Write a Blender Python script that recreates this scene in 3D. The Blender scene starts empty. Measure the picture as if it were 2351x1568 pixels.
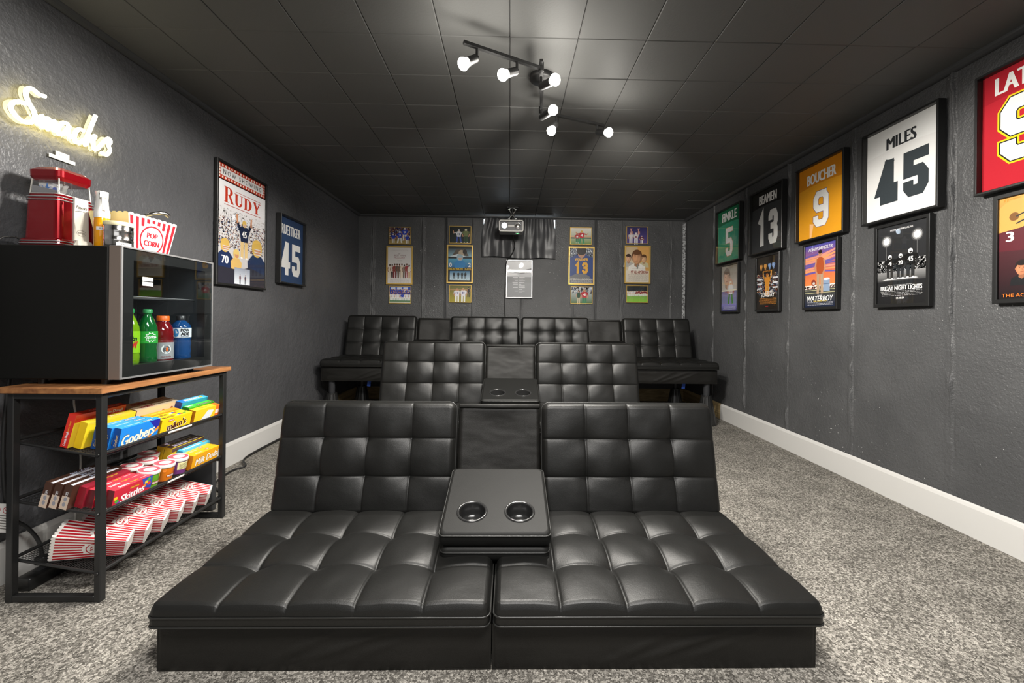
import bpy, bmesh, math, random
import numpy as np
from mathutils import Matrix, Vector, noise
from mathutils.geometry import tessellate_polygon

random.seed(7)
sc = bpy.context.scene
COL = sc.collection
PI = math.pi

# ------------------------------------------------------------------ room dimensions (metres)
XL, XR, YB, YF, ZC, CAMZ = -1.822, 2.139, 5.105, -1.7, 2.2215, 0.973

# ------------------------------------------------------------------ camera, world, lights, exposure
cam_d = bpy.data.cameras.new('camera')
cam = bpy.data.objects.new('camera', cam_d)
COL.objects.link(cam)
sc.camera = cam
cam_d.sensor_fit = 'HORIZONTAL'
cam_d.sensor_width = 36.0
F_PX = 966.6
cam_d.lens = 36.0 * F_PX / 2351.0
cam_d.shift_x = (1175.5 - 1189.556) / 2351.0
cam_d.shift_y = (734.258 - 784.0) / 2351.0
cam_d.clip_start = 0.02
cam.location = (0, 0, CAMZ)
cam.matrix_world = (Matrix.Translation((0, 0, CAMZ)) @ Matrix.Rotation(-0.0202, 4, 'Z')
                    @ Matrix.Rotation(PI / 2, 4, 'X') @ Matrix.Rotation(0.0111, 4, 'Z'))

world = bpy.data.worlds.new('world')
sc.world = world
world.use_nodes = True
world.node_tree.nodes['Background'].inputs[0].default_value = (0.6, 0.65, 0.7, 1)
world.node_tree.nodes['Background'].inputs[1].default_value = 0.15

sc.view_settings.view_transform = 'Standard'
sc.view_settings.look = 'None'
sc.view_settings.exposure = 0.22
sc.view_settings.gamma = 1.0
sc.view_settings.use_curve_mapping = False
sc.cycles.max_bounces = 8
sc.cycles.transparent_max_bounces = 16
sc.cycles.sample_clamp_indirect = 6.0
sc.cycles.caustics_reflective = False
sc.cycles.caustics_refractive = False


def lamp(name, kind, loc, energy, color=(1, 1, 1), size=0.1, aim=None, spot=None, blend=0.5, size_y=None):
    d = bpy.data.lights.new(name, kind)
    d.energy = energy
    d.color = color
    if kind == 'AREA':
        d.size = size
        if size_y:
            d.shape = 'RECTANGLE'
            d.size_y = size_y
    else:
        d.shadow_soft_size = size
    if kind == 'SPOT':
        d.spot_size = spot
        d.spot_blend = blend
    o = bpy.data.objects.new(name, d)
    COL.objects.link(o)
    o.location = loc
    if aim is not None:
        v = Vector(aim) - Vector(loc)
        o.rotation_euler = v.to_track_quat('-Z', 'Y').to_euler()
    return o


WARM = (1.0, 0.955, 0.88)
# assumed unseen ceiling lamp above the camera; added fill light at the front wall
lamp('ceiling_lamp_light', 'AREA', (0.15, 0.10, 2.14), 92, (1.0, 0.97, 0.93), 1.2, aim=(0.15, 0.10, 0), size_y=0.5)
lamp('front_fill_light', 'AREA', (0.15, -1.5, 1.35), 8, (0.97, 0.98, 1.0), 2.4, aim=(0.15, 2.0, 1.2), size_y=1.3)

# ------------------------------------------------------------------ colour and materials
def lin(c):
    return c / 12.92 if c <= 0.04045 else ((c + 0.055) / 1.055) ** 2.4


def hx(s):
    s = s.lstrip('#')
    return tuple(lin(int(s[i:i + 2], 16) / 255.0) for i in (0, 2, 4))


MATS = {}


def mat(name, color=(0.5, 0.5, 0.5), rough=0.5, metal=0.0, spec=0.5, emit=None, estr=0.0, alpha=None, trans=0.0, ior=1.45, coat=0.0):
    m = bpy.data.materials.new(name)
    m.use_nodes = True
    b = m.node_tree.nodes['Principled BSDF']
    b.inputs['Base Color'].default_value = (*color, 1)
    b.inputs['Roughness'].default_value = rough
    b.inputs['Metallic'].default_value = metal
    b.inputs['Specular IOR Level'].default_value = spec
    b.inputs['IOR'].default_value = ior
    b.inputs['Transmission Weight'].default_value = trans
    b.inputs['Coat Weight'].default_value = coat
    if emit:
        b.inputs['Emission Color'].default_value = (*emit, 1)
        b.inputs['Emission Strength'].default_value = estr
    MATS[name] = m
    return m


def N(m, kind, **kw):
    n = m.node_tree.nodes.new(kind)
    for k, v in kw.items():
        if k in n.inputs:
            n.inputs[k].default_value = v
        else:
            setattr(n, k, v)
    return n


def L(m, a, ai, b, bi):
    m.node_tree.links.new(a.outputs[ai], b.inputs[bi])


def bsdf(m):
    return m.node_tree.nodes['Principled BSDF']


def add_bump(m, scales, dist=0.002, strength=1.0, coord='Object', stretch=None):
    """sum of noises -> bump"""
    tc = N(m, 'ShaderNodeTexCoord')
    src, si = tc, coord
    if stretch:
        mp = N(m, 'ShaderNodeMapping')
        mp.inputs['Scale'].default_value = stretch
        L(m, tc, coord, mp, 'Vector')
        src, si = mp, 'Vector'
    prev = None
    for sc_, w, det in scales:
        n = N(m, 'ShaderNodeTexNoise')
        n.inputs['Scale'].default_value = sc_
        n.inputs['Detail'].default_value = det
        L(m, src, si, n, 'Vector')
        mu = N(m, 'ShaderNodeMath', operation='MULTIPLY')
        mu.inputs[1].default_value = w
        L(m, n, 'Fac', mu, 0)
        if prev:
            ad = N(m, 'ShaderNodeMath', operation='ADD')
            L(m, prev, 0, ad, 0)
            L(m, mu, 0, ad, 1)
            prev = ad
        else:
            prev = mu
    bp = N(m, 'ShaderNodeBump')
    bp.inputs['Distance'].default_value = dist
    bp.inputs['Strength'].default_value = strength
    L(m, prev, 0, bp, 'Height')
    L(m, bp, 'Normal', bsdf(m), 'Normal')
    return prev


def color_noise(m, c1, c2, scale, detail=3, lo=0.35, hi=0.65, coord='Object', stretch=None):
    tc = N(m, 'ShaderNodeTexCoord')
    src, si = tc, coord
    if stretch:
        mp = N(m, 'ShaderNodeMapping')
        mp.inputs['Scale'].default_value = stretch
        L(m, tc, coord, mp, 'Vector')
        src, si = mp, 'Vector'
    n = N(m, 'ShaderNodeTexNoise')
    n.inputs['Scale'].default_value = scale
    n.inputs['Detail'].default_value = detail
    L(m, src, si, n, 'Vector')
    r = N(m, 'ShaderNodeValToRGB')
    r.color_ramp.elements[0].position = lo
    r.color_ramp.elements[1].position = hi
    r.color_ramp.elements[0].color = (*c1, 1)
    r.color_ramp.elements[1].color = (*c2, 1)
    L(m, n, 'Fac', r, 'Fac')
    L(m, r, 'Color', bsdf(m), 'Base Color')
    return r


m_wall = mat('wall_paint', (0.055, 0.056, 0.058), 0.42, spec=0.4)
WR = color_noise(m_wall, (0.066, 0.067, 0.069), (0.084, 0.085, 0.087), 3.0, 5)
add_bump(m_wall, [(60, 0.8, 3), (150, 0.5, 2), (9, 0.5, 2)], 0.005, 0.9)
def chips(m, ramp):
    tc = N(m, 'ShaderNodeTexCoord')
    a, c = N(m, 'ShaderNodeTexNoise'), N(m, 'ShaderNodeTexNoise')
    a.inputs['Scale'].default_value, a.inputs['Detail'].default_value = 75, 1
    c.inputs['Scale'].default_value, c.inputs['Detail'].default_value = 2.6, 2
    L(m, tc, 'Object', a, 'Vector')
    L(m, tc, 'Object', c, 'Vector')
    ad = N(m, 'ShaderNodeMath', operation='MULTIPLY_ADD')
    ad.inputs[1].default_value = 0.30
    L(m, c, 'Fac', ad, 0)
    L(m, a, 'Fac', ad, 2)
    r = N(m, 'ShaderNodeValToRGB')
    r.color_ramp.elements[0].position = 0.93
    r.color_ramp.elements[1].position = 0.97
    L(m, ad, 0, r, 'Fac')
    mx = N(m, 'ShaderNodeMixRGB')
    mx.inputs[2].default_value = (0.40, 0.40, 0.40, 1)
    L(m, r, 'Color', mx, 0)
    L(m, ramp, 'Color', mx, 1)
    L(m, mx, 'Color', bsdf(m), 'Base Color')


chips(m_wall, WR)
m_wall_l = mat('wall_paint_smooth', (0.055, 0.056, 0.06), 0.40, spec=0.4)
color_noise(m_wall_l, (0.070, 0.071, 0.076), (0.085, 0.086, 0.091), 2.2, 5)
add_bump(m_wall_l, [(26, 0.8, 5), (85, 0.45, 2), (5, 0.8, 2)], 0.006, 1.0)
m_trim = mat('trim_paint', (0.052, 0.053, 0.055), 0.32, spec=0.5)
m_tile = mat('ceiling_tile_paint', (0.098, 0.098, 0.095), 0.58, spec=0.3)
add_bump(m_tile, [(95, 0.6, 3), (260, 0.3, 1)], 0.0012, 0.7)
m_base = mat('white_paint', (0.58, 0.57, 0.55), 0.35)
m_rawwood = mat('raw_wood', hx('a8926c'), 0.55)
color_noise(m_rawwood, hx('94805a'), hx('bfa67a'), 9, 4, stretch=(1, 0.15, 6))
m_worn = mat('worn_paint', (0.30, 0.31, 0.32), 0.5)
color_noise(m_worn, (0.06, 0.06, 0.062), (0.42, 0.43, 0.44), 60, 4, 0.4, 0.55)

m_carpet = mat('carpet', (0.2, 0.18, 0.16), 0.95, spec=0.1)
m_leather = mat('black_leather', (0.0065, 0.0065, 0.006), 0.44, spec=0.42)
add_bump(m_leather, [(420, 0.5, 2), (18, 1.6, 3)], 0.0012, 0.55)
m_leather_b = mat('black_leather_base', (0.008, 0.0075, 0.0065), 0.5, spec=0.36)
add_bump(m_leather_b, [(420, 0.4, 2), (5, 5.0, 2)], 0.003, 0.6, stretch=(1, 1, 2))
m_leather_c = mat('black_leather_console', (0.008, 0.008, 0.0075), 0.55, spec=0.25)
add_bump(m_leather_c, [(420, 0.5, 2), (18, 1.2, 3)], 0.0010, 0.5)
m_piping = mat('piping', (0.016, 0.016, 0.015), 0.35)
m_blackplastic = mat('black_plastic', (0.012, 0.012, 0.012), 0.35)
m_chrome = mat('dark_chrome', (0.05, 0.05, 0.05), 0.18, metal=0.6)
m_blackmetal = mat('black_metal', (0.014, 0.014, 0.014), 0.42)
m_leg = mat('grey_leg', (0.03, 0.031, 0.034), 0.35)
m_blackframe = mat('black_frame', (0.014, 0.014, 0.014), 0.34)
m_gold = mat('gold_frame', hx('dcb868'), 0.36, metal=0.55)
m_silver = mat('silver_frame', (0.32, 0.32, 0.33), 0.35, metal=0.5)
m_steel = mat('steel', (0.72, 0.70, 0.67), 0.14, metal=1.0)
m_alu = mat('brushed_aluminium', (0.62, 0.62, 0.63), 0.3, metal=0.8)
m_doorside = mat('taupe_metal', hx('7d7067'), 0.45, metal=0.3)
m_fridge = mat('fridge_black', (0.007, 0.007, 0.0062), 0.5, spec=0.22)
add_bump(m_fridge, [(600, 0.5, 1)], 0.0004, 0.5)
m_liner = mat('fridge_liner', (0.030, 0.036, 0.040), 0.5)
m_white = mat('white_plastic', (0.78, 0.77, 0.74), 0.35)
m_red = mat('metallic_red', hx('8c0714'), 0.22, metal=0.55, coat=0.5)
m_ivory = mat('ivory_plastic', (0.56, 0.54, 0.48), 0.35)
m_wood = mat('table_wood', hx('8a5a38'), 0.45)
color_noise(m_wood, hx('6e4429'), hx('a87548'), 5, 6, 0.3, 0.7, stretch=(9, 1.0, 9))
m_bulb = mat('bulb', (1, 1, 1), 0.4, emit=(1.0, 0.95, 0.86), estr=22)
m_neon = mat('neon_tube', (1, 1, 1), 0.4, emit=(1.0, 0.89, 0.60), estr=14)
m_daylight = mat('window_daylight', (0.8, 0.85, 0.9), 0.4, emit=(0.85, 0.93, 1.0), estr=3.0)
m_lens_on = mat('lens_lit', (0.9, 0.95, 1), 0.1, emit=(0.72, 0.86, 1.0), estr=14)
m_lens = mat('lens_ring', (0.55, 0.55, 0.55), 0.15, metal=0.8)
m_led = mat('green_led', (0.1, 0.8, 0.2), 0.4, emit=(0.2, 1.0, 0.35), estr=3)
m_curtain = mat('satin_curtain', (0.05, 0.051, 0.055), 0.42, spec=0.7)
add_bump(m_curtain, [(30, 0.5, 3)], 0.002, 0.5)
m_cord = mat('black_cord', (0.015, 0.015, 0.015), 0.5)
m_whitecord = mat('white_cord', (0.6, 0.58, 0.54), 0.5)
m_tape = mat('blue_tape', hx('2d57b8'), 0.6)
m_popcorn = mat('popcorn', hx('f3e3a8'), 0.8)
m_dark = mat('dark_board', (0.03, 0.031, 0.033), 0.5)

# flat print: colour comes from the mesh's own colour attribute
m_print = mat('flat_print', (1, 1, 1), 0.38)
_a = N(m_print, 'ShaderNodeVertexColor', layer_name='Col')
L(m_print, _a, 'Color', bsdf(m_print), 'Base Color')
m_cloth = mat('jersey_cloth', (1, 1, 1), 0.75, spec=0.25)
_a = N(m_cloth, 'ShaderNodeVertexColor', layer_name='Col')
L(m_cloth, _a, 'Color', bsdf(m_cloth), 'Base Color')
add_bump(m_cloth, [(22, 1.2, 3), (500, 0.25, 1)], 0.0025, 0.55)


def glass_mat(name, tint=(1, 1, 1), rough=0.02, refl=1.0, ior=1.5):
    """thin clear sheet: sees through, mirrors by Fresnel"""
    m = bpy.data.materials.new(name)
    m.use_nodes = True
    nt = m.node_tree
    nt.nodes.clear()
    out = nt.nodes.new('ShaderNodeOutputMaterial')
    mix = nt.nodes.new('ShaderNodeMixShader')
    tr = nt.nodes.new('ShaderNodeBsdfTransparent')
    tr.inputs[0].default_value = (*tint, 1)
    gl = nt.nodes.new('ShaderNodeBsdfGlossy')
    gl.inputs['Roughness'].default_value = rough
    gl.inputs['Color'].default_value = (refl, refl, refl, 1)
    fr = nt.nodes.new('ShaderNodeFresnel')
    fr.inputs['IOR'].default_value = ior
    ge = nt.nodes.new('ShaderNodeNewGeometry')
    mu = nt.nodes.new('ShaderNodeMath')
    mu.operation = 'MULTIPLY'
    su = nt.nodes.new('ShaderNodeMath')
    su.operation = 'SUBTRACT'
    su.inputs[0].default_value = 1.0
    nt.links.new(ge.outputs['Backfacing'], su.inputs[1])
    nt.links.new(fr.outputs[0], mu.inputs[0])
    nt.links.new(su.outputs[0], mu.inputs[1])
    nt.links.new(mu.outputs[0], mix.inputs[0])
    nt.links.new(tr.outputs[0], mix.inputs[1])
    nt.links.new(gl.outputs[0], mix.inputs[2])
    nt.links.new(mix.outputs[0], out.inputs[0])
    MATS[name] = m
    return m


m_glass = glass_mat('clear_glass')
m_dglass = glass_mat('double_glass', (0.9, 0.93, 0.94), ior=2.0)
m_pane = glass_mat('picture_glass', refl=0.8)
m_hoodedge = mat('clear_plastic_edge', (0.62, 0.60, 0.54), 0.15)
m_acryl = glass_mat('warm_acrylic', (0.97, 0.95, 0.82), 0.05)


def liquid(name, c, rough=0.1):
    m = mat(name, c, rough, trans=0.0, coat=0.6)
    b = bsdf(m)
    b.inputs['Subsurface Weight'].default_value = 0.0
    return m


m_sodagreen = liquid('green_bottle', hx('0b5a26'))
m_lime = liquid('lime_drink', hx('6f9a10'))
m_redrink = liquid('red_drink', hx('6e0c12'))
m_bluedrink = liquid('blue_drink', hx('0c3f74'))
m_oil = liquid('oil', hx('e79a10'))

# carpet: twisted light and dark yarn
def build_carpet():
    m = m_carpet
    tc = N(m, 'ShaderNodeTexCoord')
    nd = N(m, 'ShaderNodeTexNoise')
    nd.inputs['Scale'].default_value = 210
    nd.inputs['Detail'].default_value = 2
    L(m, tc, 'Object', nd, 'Vector')
    wp = N(m, 'ShaderNodeVectorMath', operation='MULTIPLY_ADD')
    wp.inputs[1].default_value = (0.012, 0.012, 0.012)
    L(m, nd, 'Color', wp, 0)
    L(m, tc, 'Object', wp, 2)
    vo = N(m, 'ShaderNodeTexVoronoi')
    vo.inputs['Scale'].default_value = 190
    L(m, wp, 'Vector', vo, 'Vector')
    sx = N(m, 'ShaderNodeSeparateXYZ')
    L(m, vo, 'Color', sx, 'Vector')
    n3 = N(m, 'ShaderNodeTexNoise')
    n3.inputs['Scale'].default_value = 380
    n3.inputs['Detail'].default_value = 2
    L(m, tc, 'Object', n3, 'Vector')
    n1 = N(m, 'ShaderNodeMix')
    n1.inputs[0].default_value = 0.42
    L(m, sx, 'X', n1, 2)
    L(m, n3, 'Fac', n1, 3)
    n2 = N(m, 'ShaderNodeTexNoise')
    n2.inputs['Scale'].default_value = 5
    n2.inputs['Detail'].default_value = 4
    L(m, tc, 'Object', n2, 'Vector')
    r = N(m, 'ShaderNodeValToRGB')
    e = r.color_ramp.elements
    e[0].position, e[0].color = 0.16, (0.045, 0.041, 0.036, 1)
    e[1].position, e[1].color = 0.84, (0.50, 0.47, 0.42, 1)
    x = e.new(0.5)
    x.color = (0.18, 0.168, 0.148, 1)
    L(m, n1, 0, r, 'Fac')
    r2 = N(m, 'ShaderNodeValToRGB')
    r2.color_ramp.elements[0].position, r2.color_ramp.elements[0].color = 0.35, (0.80, 0.80, 0.80, 1)
    r2.color_ramp.elements[1].position, r2.color_ramp.elements[1].color = 0.65, (1.1, 1.1, 1.1, 1)
    L(m, n2, 'Fac', r2, 'Fac')
    mx = N(m, 'ShaderNodeMixRGB', blend_type='MULTIPLY')
    mx.inputs[0].default_value = 1.0
    L(m, r, 'Color', mx, 1)
    L(m, r2, 'Color', mx, 2)
    L(m, mx, 'Color', bsdf(m), 'Base Color')
    bp = N(m, 'ShaderNodeBump')
    bp.inputs['Distance'].default_value = 0.006
    bp.inputs['Strength'].default_value = 0.9
    L(m, n1, 0, bp, 'Height')
    L(m, bp, 'Normal', bsdf(m), 'Normal')


build_carpet()

# ------------------------------------------------------------------ mesh builder
I4 = Matrix.Identity(4)


class MB:
    def __init__(s, M=None):
        s.V, s.F, s.mi, s.C, s.S, s.slots = [], [], [], [], [], []
        s.M = M or I4
        s.z = 0.0

    def slot(s, m):
        if m not in s.slots:
            s.slots.append(m)
        return s.slots.index(m)

    def add(s, verts, faces, m, col=(1, 1, 1), smooth=False, vcols=None):
        o = len(s.V)
        M = s.M
        s.V += [tuple(M @ Vector(v)) for v in verts]
        k = s.slot(m)
        for f in faces:
            s.F.append([o + i for i in f])
            s.mi.append(k)
            s.S.append(smooth)
            if vcols:
                s.C += [(*vcols[i], 1.0) for i in f]
            else:
                s.C += [(*col, 1.0)] * len(f)
        return s

    def build(s, name, parent=None, kind=None):
        me = bpy.data.meshes.new(name)
        me.from_pydata(s.V, [], s.F)
        for m in s.slots:
            me.materials.append(m)
        me.polygons.foreach_set('material_index', s.mi)
        me.polygons.foreach_set('use_smooth', s.S)
        if any(m in (m_print, m_cloth) for m in s.slots):
            ca = me.color_attributes.new('Col', 'FLOAT_COLOR', 'CORNER')
            ca.data.foreach_set('color', [x for c in s.C for x in c])
        me.update()
        o = bpy.data.objects.new(name, me)
        COL.objects.link(o)
        if parent:
            o.parent = parent
        if kind:
            o['kind'] = kind
        return o

    # ---- solids
    def box(s, x0, x1, y0, y1, z0, z1, m, col=(1, 1, 1), bev=0.0, seg=2):
        if bev <= 0:
            v = [(x0, y0, z0), (x1, y0, z0), (x1, y1, z0), (x0, y1, z0), (x0, y0, z1), (x1, y0, z1), (x1, y1, z1), (x0, y1, z1)]
            f = [(0, 3, 2, 1), (4, 5, 6, 7), (0, 1, 5, 4), (1, 2, 6, 5), (2, 3, 7, 6), (3, 0, 4, 7)]
            return s.add(v, f, m, col)
        bm = bmesh.new()
        bmesh.ops.create_cube(bm, size=1.0)
        for v in bm.verts:
            v.co = Vector(((x0 + x1) / 2 + v.co.x * (x1 - x0), (y0 + y1) / 2 + v.co.y * (y1 - y0), (z0 + z1) / 2 + v.co.z * (z1 - z0)))
        bmesh.ops.bevel(bm, geom=bm.edges[:], offset=bev, segments=seg, profile=0.5, affect='EDGES')
        s.bm(bm, m, col, smooth=seg > 1)
        return s

    def bm(s, bm, m, col=(1, 1, 1), smooth=False):
        bm.verts.ensure_lookup_table()
        bm.verts.index_update()
        s.add([v.co[:] for v in bm.verts], [[v.index for v in f.verts] for f in bm.faces], m, col, smooth)
        bm.free()

    def cyl(s, p0, p1, r0, r1, m, n=16, caps=True, col=(1, 1, 1), smooth=True):
        p0, p1 = Vector(p0), Vector(p1)
        d = (p1 - p0).normalized()
        a = d.orthogonal().normalized()
        b = d.cross(a)
        v = []
        for p, r in ((p0, r0), (p1, r1)):
            for i in range(n):
                t = 2 * PI * i / n
                v.append(tuple(p + (a * math.cos(t) + b * math.sin(t)) * r))
        f = [(i, (i + 1) % n, n + (i + 1) % n, n + i) for i in range(n)]
        s.add(v, f, m, col, smooth)
        if caps:
            s.add(v, [tuple(range(n - 1, -1, -1)), tuple(range(n, 2 * n))], m, col)
        return s

    def lathe(s, prof, m, n=24, c=(0, 0, 0), col=(1, 1, 1), cols=None, smooth=True):
        """prof: (radius, height) pairs, axis +z"""
        v, f, vc = [], [], []
        for k, (r, h) in enumerate(prof):
            for i in range(n):
                t = 2 * PI * i / n
                v.append((c[0] + r * math.cos(t), c[1] + r * math.sin(t), c[2] + h))
                vc.append(cols[k] if cols else col)
        for k in range(len(prof) - 1):
            for i in range(n):
                j = (i + 1) % n
                f.append((k * n + i, k * n + j, (k + 1) * n + j, (k + 1) * n + i))
        s.add(v, f, m, col, smooth, vc if cols else None)
        return s

    def tube(s, pts, r, m, n=8, closed=False, col=(1, 1, 1), flat=None):
        pts = [Vector(p) for p in pts]
        v, f = [], []
        N_ = len(pts)
        up = None
        for k, p in enumerate(pts):
            q0 = pts[(k - 1) % N_] if (closed or k > 0) else p
            q1 = pts[(k + 1) % N_] if (closed or k < N_ - 1) else p
            d = (q1 - q0).normalized()
            if up is None:
                up = d.orthogonal().normalized()
            a = (up - d * up.dot(d))
            a = a.normalized() if a.length > 1e-6 else d.orthogonal().normalized()
            up = a
            b = d.cross(a)
            rr = r[k] if isinstance(r, (list, tuple)) else r
            for i in range(n):
                t = 2 * PI * i / n
                v.append(tuple(p + (a * math.cos(t) + b * math.sin(t)) * rr))
        for k in range(N_ if closed else N_ - 1):
            k2 = (k + 1) % N_
            for i in range(n):
                j = (i + 1) % n
                f.append((k * n + i, k * n + j, k2 * n + j, k2 * n + i))
        s.add(v, f, m, col, True)
        if not closed:
            s.add(v, [tuple(range(n - 1, -1, -1)), tuple(range((N_ - 1) * n, N_ * n))], m, col)
        return s

    def prism(s, pts, z0, z1, m, col=(1, 1, 1), holes=()):
        """2-D outline in xy extruded along z"""
        loops = [[Vector((p[0], p[1], 0)) for p in l] for l in [pts, *holes]]
        tris = tessellate_polygon(loops)
        flat = [p for l in loops for p in l]
        n = len(flat)
        v = [(p.x, p.y, z1) for p in flat] + [(p.x, p.y, z0) for p in flat]
        f = []
        for t in tris:
            a, b, c = (flat[i] for i in t)
            ccw = (b - a).cross(c - a).z > 0
            t = tuple(t) if ccw else tuple(reversed(t))
            f.append(t)
            f.append(tuple(n + i for i in reversed(t)))
        o = 0
        for l in loops:
            k = len(l)
            for i in range(k):
                j = (i + 1) % k
                f.append((o + i, n + o + i, n + o + j, o + j))
            o += k
        return s.add(v, f, m, col)

    # ---- flat print on the xy plane; every call lies a hair above the last
    DZ = 0.00003

    def up(s):
        s.z += s.DZ
        return s.z

    def poly(s, pts, col, m=None, vcols=None):
        z = s.up()
        if len(pts) > 4:
            tris = tessellate_polygon([[Vector((p[0], p[1], 0)) for p in pts]])
            P = [Vector((p[0], p[1], 0)) for p in pts]
            f = []
            for t in tris:
                a, b, c = (P[i] for i in t)
                f.append(tuple(t) if (b - a).cross(c - a).z > 0 else tuple(reversed(t)))
        else:
            f = [tuple(range(len(pts)))]
            a = sum(pts[i][0] * pts[(i + 1) % len(pts)][1] - pts[(i + 1) % len(pts)][0] * pts[i][1] for i in range(len(pts)))
            if a < 0:
                f = [tuple(reversed(f[0]))]
        return s.add([(p[0], p[1], z) for p in pts], f, m or m_print, col, False, vcols)

    def rect(s, x0, y0, x1, y1, col, m=None):
        return s.poly([(x0, y0), (x1, y0), (x1, y1), (x0, y1)], col, m)

    def grad(s, x0, y0, x1, y1, cb, ct, m=None):
        return s.poly([(x0, y0), (x1, y0), (x1, y1), (x0, y1)], cb, m, [cb, cb, ct, ct])

    def ell(s, cx, cy, rx, ry, col, n=20, rot=0.0, m=None, a0=0.0, a1=2 * PI):
        c_, s_ = math.cos(rot), math.sin(rot)
        full = abs(a1 - a0 - 2 * PI) < 1e-6
        k = n if full else n + 1
        pts = []
        for i in range(k):
            t = a0 + (a1 - a0) * i / n
            u, v = rx * math.cos(t), ry * math.sin(t)
            pts.append((cx + u * c_ - v * s_, cy + u * s_ + v * c_))
        return s.poly(pts, col, m)

    def ring(s, cx, cy, rx, ry, w, col, n=28, m=None):
        z = s.up()
        v, f = [], []
        for i in range(n):
            t = 2 * PI * i / n
            v.append((cx + rx * math.cos(t), cy + ry * math.sin(t), z))
            v.append((cx + (rx - w) * math.cos(t), cy + (ry - w) * math.sin(t), z))
        for i in range(n):
            j = (i + 1) % n
            f.append((2 * i, 2 * j, 2 * j + 1, 2 * i + 1))
        return s.add(v, f, m or m_print, col)

    def stroke(s, pts, w, col, m=None, closed=False, cap=True):
        """mitred flat stroke of width w"""
        P = [Vector((p[0], p[1])) for p in pts]
        n = len(P)
        if cap and not closed:
            P[0] = P[0] - (P[1] - P[0]).normalized() * w / 2
            P[-1] = P[-1] + (P[-1] - P[-2]).normalized() * w / 2
        Lf, Rt = [], []
        for i in range(n):
            a = P[(i - 1) % n] if (closed or i) else None
            c = P[(i + 1) % n] if (closed or i < n - 1) else None
            d1 = (P[i] - a).normalized() if a is not None else (c - P[i]).normalized()
            d2 = (c - P[i]).normalized() if c is not None else d1
            n1, n2 = Vector((-d1.y, d1.x)), Vector((-d2.y, d2.x))
            mt = (n1 + n2)
            mt = mt.normalized() if mt.length > 1e-6 else n1
            k = w / 2 / max(0.35, mt.dot(n1))
            Lf.append(P[i] + mt * k)
            Rt.append(P[i] - mt * k)
        z = s.up()
        v = [(p.x, p.y, z) for p in Lf] + [(p.x, p.y, z) for p in Rt]
        f = [(n + i, n + (i + 1) % n, (i + 1) % n, i) for i in range(n if closed else n - 1)]
        return s.add(v, f, m or m_print, col)

    def text(s, body, cx, cy, w, h, col, bold=0.0, shear=0.0, rot=0.0, m=None, grow=0.0):
        if bold > 0.012:
            d = min(bold * h * 1.1, 0.10 * w / len(body))
            for q in (-d, d):
                s.text(body, cx + q * math.cos(rot), cy + q * math.sin(rot), w - 2 * d, h, col, 0.0, shear, rot, m, grow)
            bold, w = 0.0, w - 2 * d
        v, f = text_mesh(body, bold, shear)
        xs = [p[0] for p in v]
        ys = [p[1] for p in v]
        x0, x1, y0, y1 = min(xs), max(xs), min(ys), max(ys)
        c_, s_ = math.cos(rot), math.sin(rot)
        z = s.up()
        w, h = w + grow, h + grow
        o = []
        for p in v:
            a = ((p[0] - x0) / (x1 - x0) - 0.5) * w
            b = ((p[1] - y0) / max(1e-6, y1 - y0) - 0.5) * h
            o.append((cx + a * c_ - b * s_, cy + a * s_ + b * c_, z))
        return s.add(o, f, m or m_print, col)


def smooth_path(pts, n=6):
    out = []
    P = [Vector(p) for p in pts]
    for i in range(len(P) - 1):
        p0, p1, p2, p3 = P[max(0, i - 1)], P[i], P[i + 1], P[min(len(P) - 1, i + 2)]
        for k in range(n):
            t = k / n
            out.append(0.5 * ((2 * p1) + (p2 - p0) * t + (2 * p0 - 5 * p1 + 4 * p2 - p3) * t * t + (3 * p1 - p0 - 3 * p2 + p3) * t ** 3))
    out.append(P[-1])
    return out


_TC = {}


def text_mesh(body, bold, shear):
    k = (body, bold, shear)
    if k not in _TC:
        cu = bpy.data.curves.new('lettering', 'FONT')
        cu.body = body
        cu.offset = bold
        cu.shear = shear
        cu.resolution_u = 3
        cu.align_x = 'CENTER'
        ob = bpy.data.objects.new('lettering', cu)
        me = bpy.data.meshes.new_from_object(ob)
        v = [tuple(p.co) for p in me.vertices]
        f = []
        for p in me.polygons:
            idx = list(p.vertices)
            if p.normal.z < 0:
                idx.reverse()
            f.append(idx)
        bpy.data.objects.remove(ob)
        bpy.data.curves.remove(cu)
        bpy.data.meshes.remove(me)
        _TC[k] = (v, f)
    return _TC[k]


def tag(o, label=None, cat=None, group=None, kind=None):
    if label:
        o['label'] = label
    if cat:
        o['category'] = cat
    if group:
        o['group'] = group
    if kind:
        o['kind'] = kind
    return o


def thing(name, label, cat, loc=(0, 0, 0), M=None, group=None):
    o = bpy.data.objects.new(name, None)
    o.empty_display_size = 0.05
    COL.objects.link(o)
    if M is not None:
        o.matrix_world = M
    else:
        o.location = loc
    return tag(o, label, cat, group)


def struct(mb, name, parent=None):
    return mb.build(name, parent, None if parent else 'structure')


def copy_tree(o, parent=None):
    c = o.copy()
    COL.objects.link(c)
    if parent:
        c.parent = parent
    for ch in list(o.children):
        copy_tree(ch, c)
    return c


def wallM(side, a, z, off=0.0):
    """frame on a wall: x to the viewer's right, y up, z out of the wall"""
    if side == 'left':
        return Matrix(((0, 0, 1, XL + off), (1, 0, 0, a), (0, 1, 0, z), (0, 0, 0, 1)))
    if side == 'right':
        return Matrix(((0, 0, -1, XR - off), (-1, 0, 0, a), (0, 1, 0, z), (0, 0, 0, 1)))
    return Matrix(((1, 0, 0, a), (0, 0, -1, YB - off), (0, 1, 0, z), (0, 0, 0, 1)))


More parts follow.
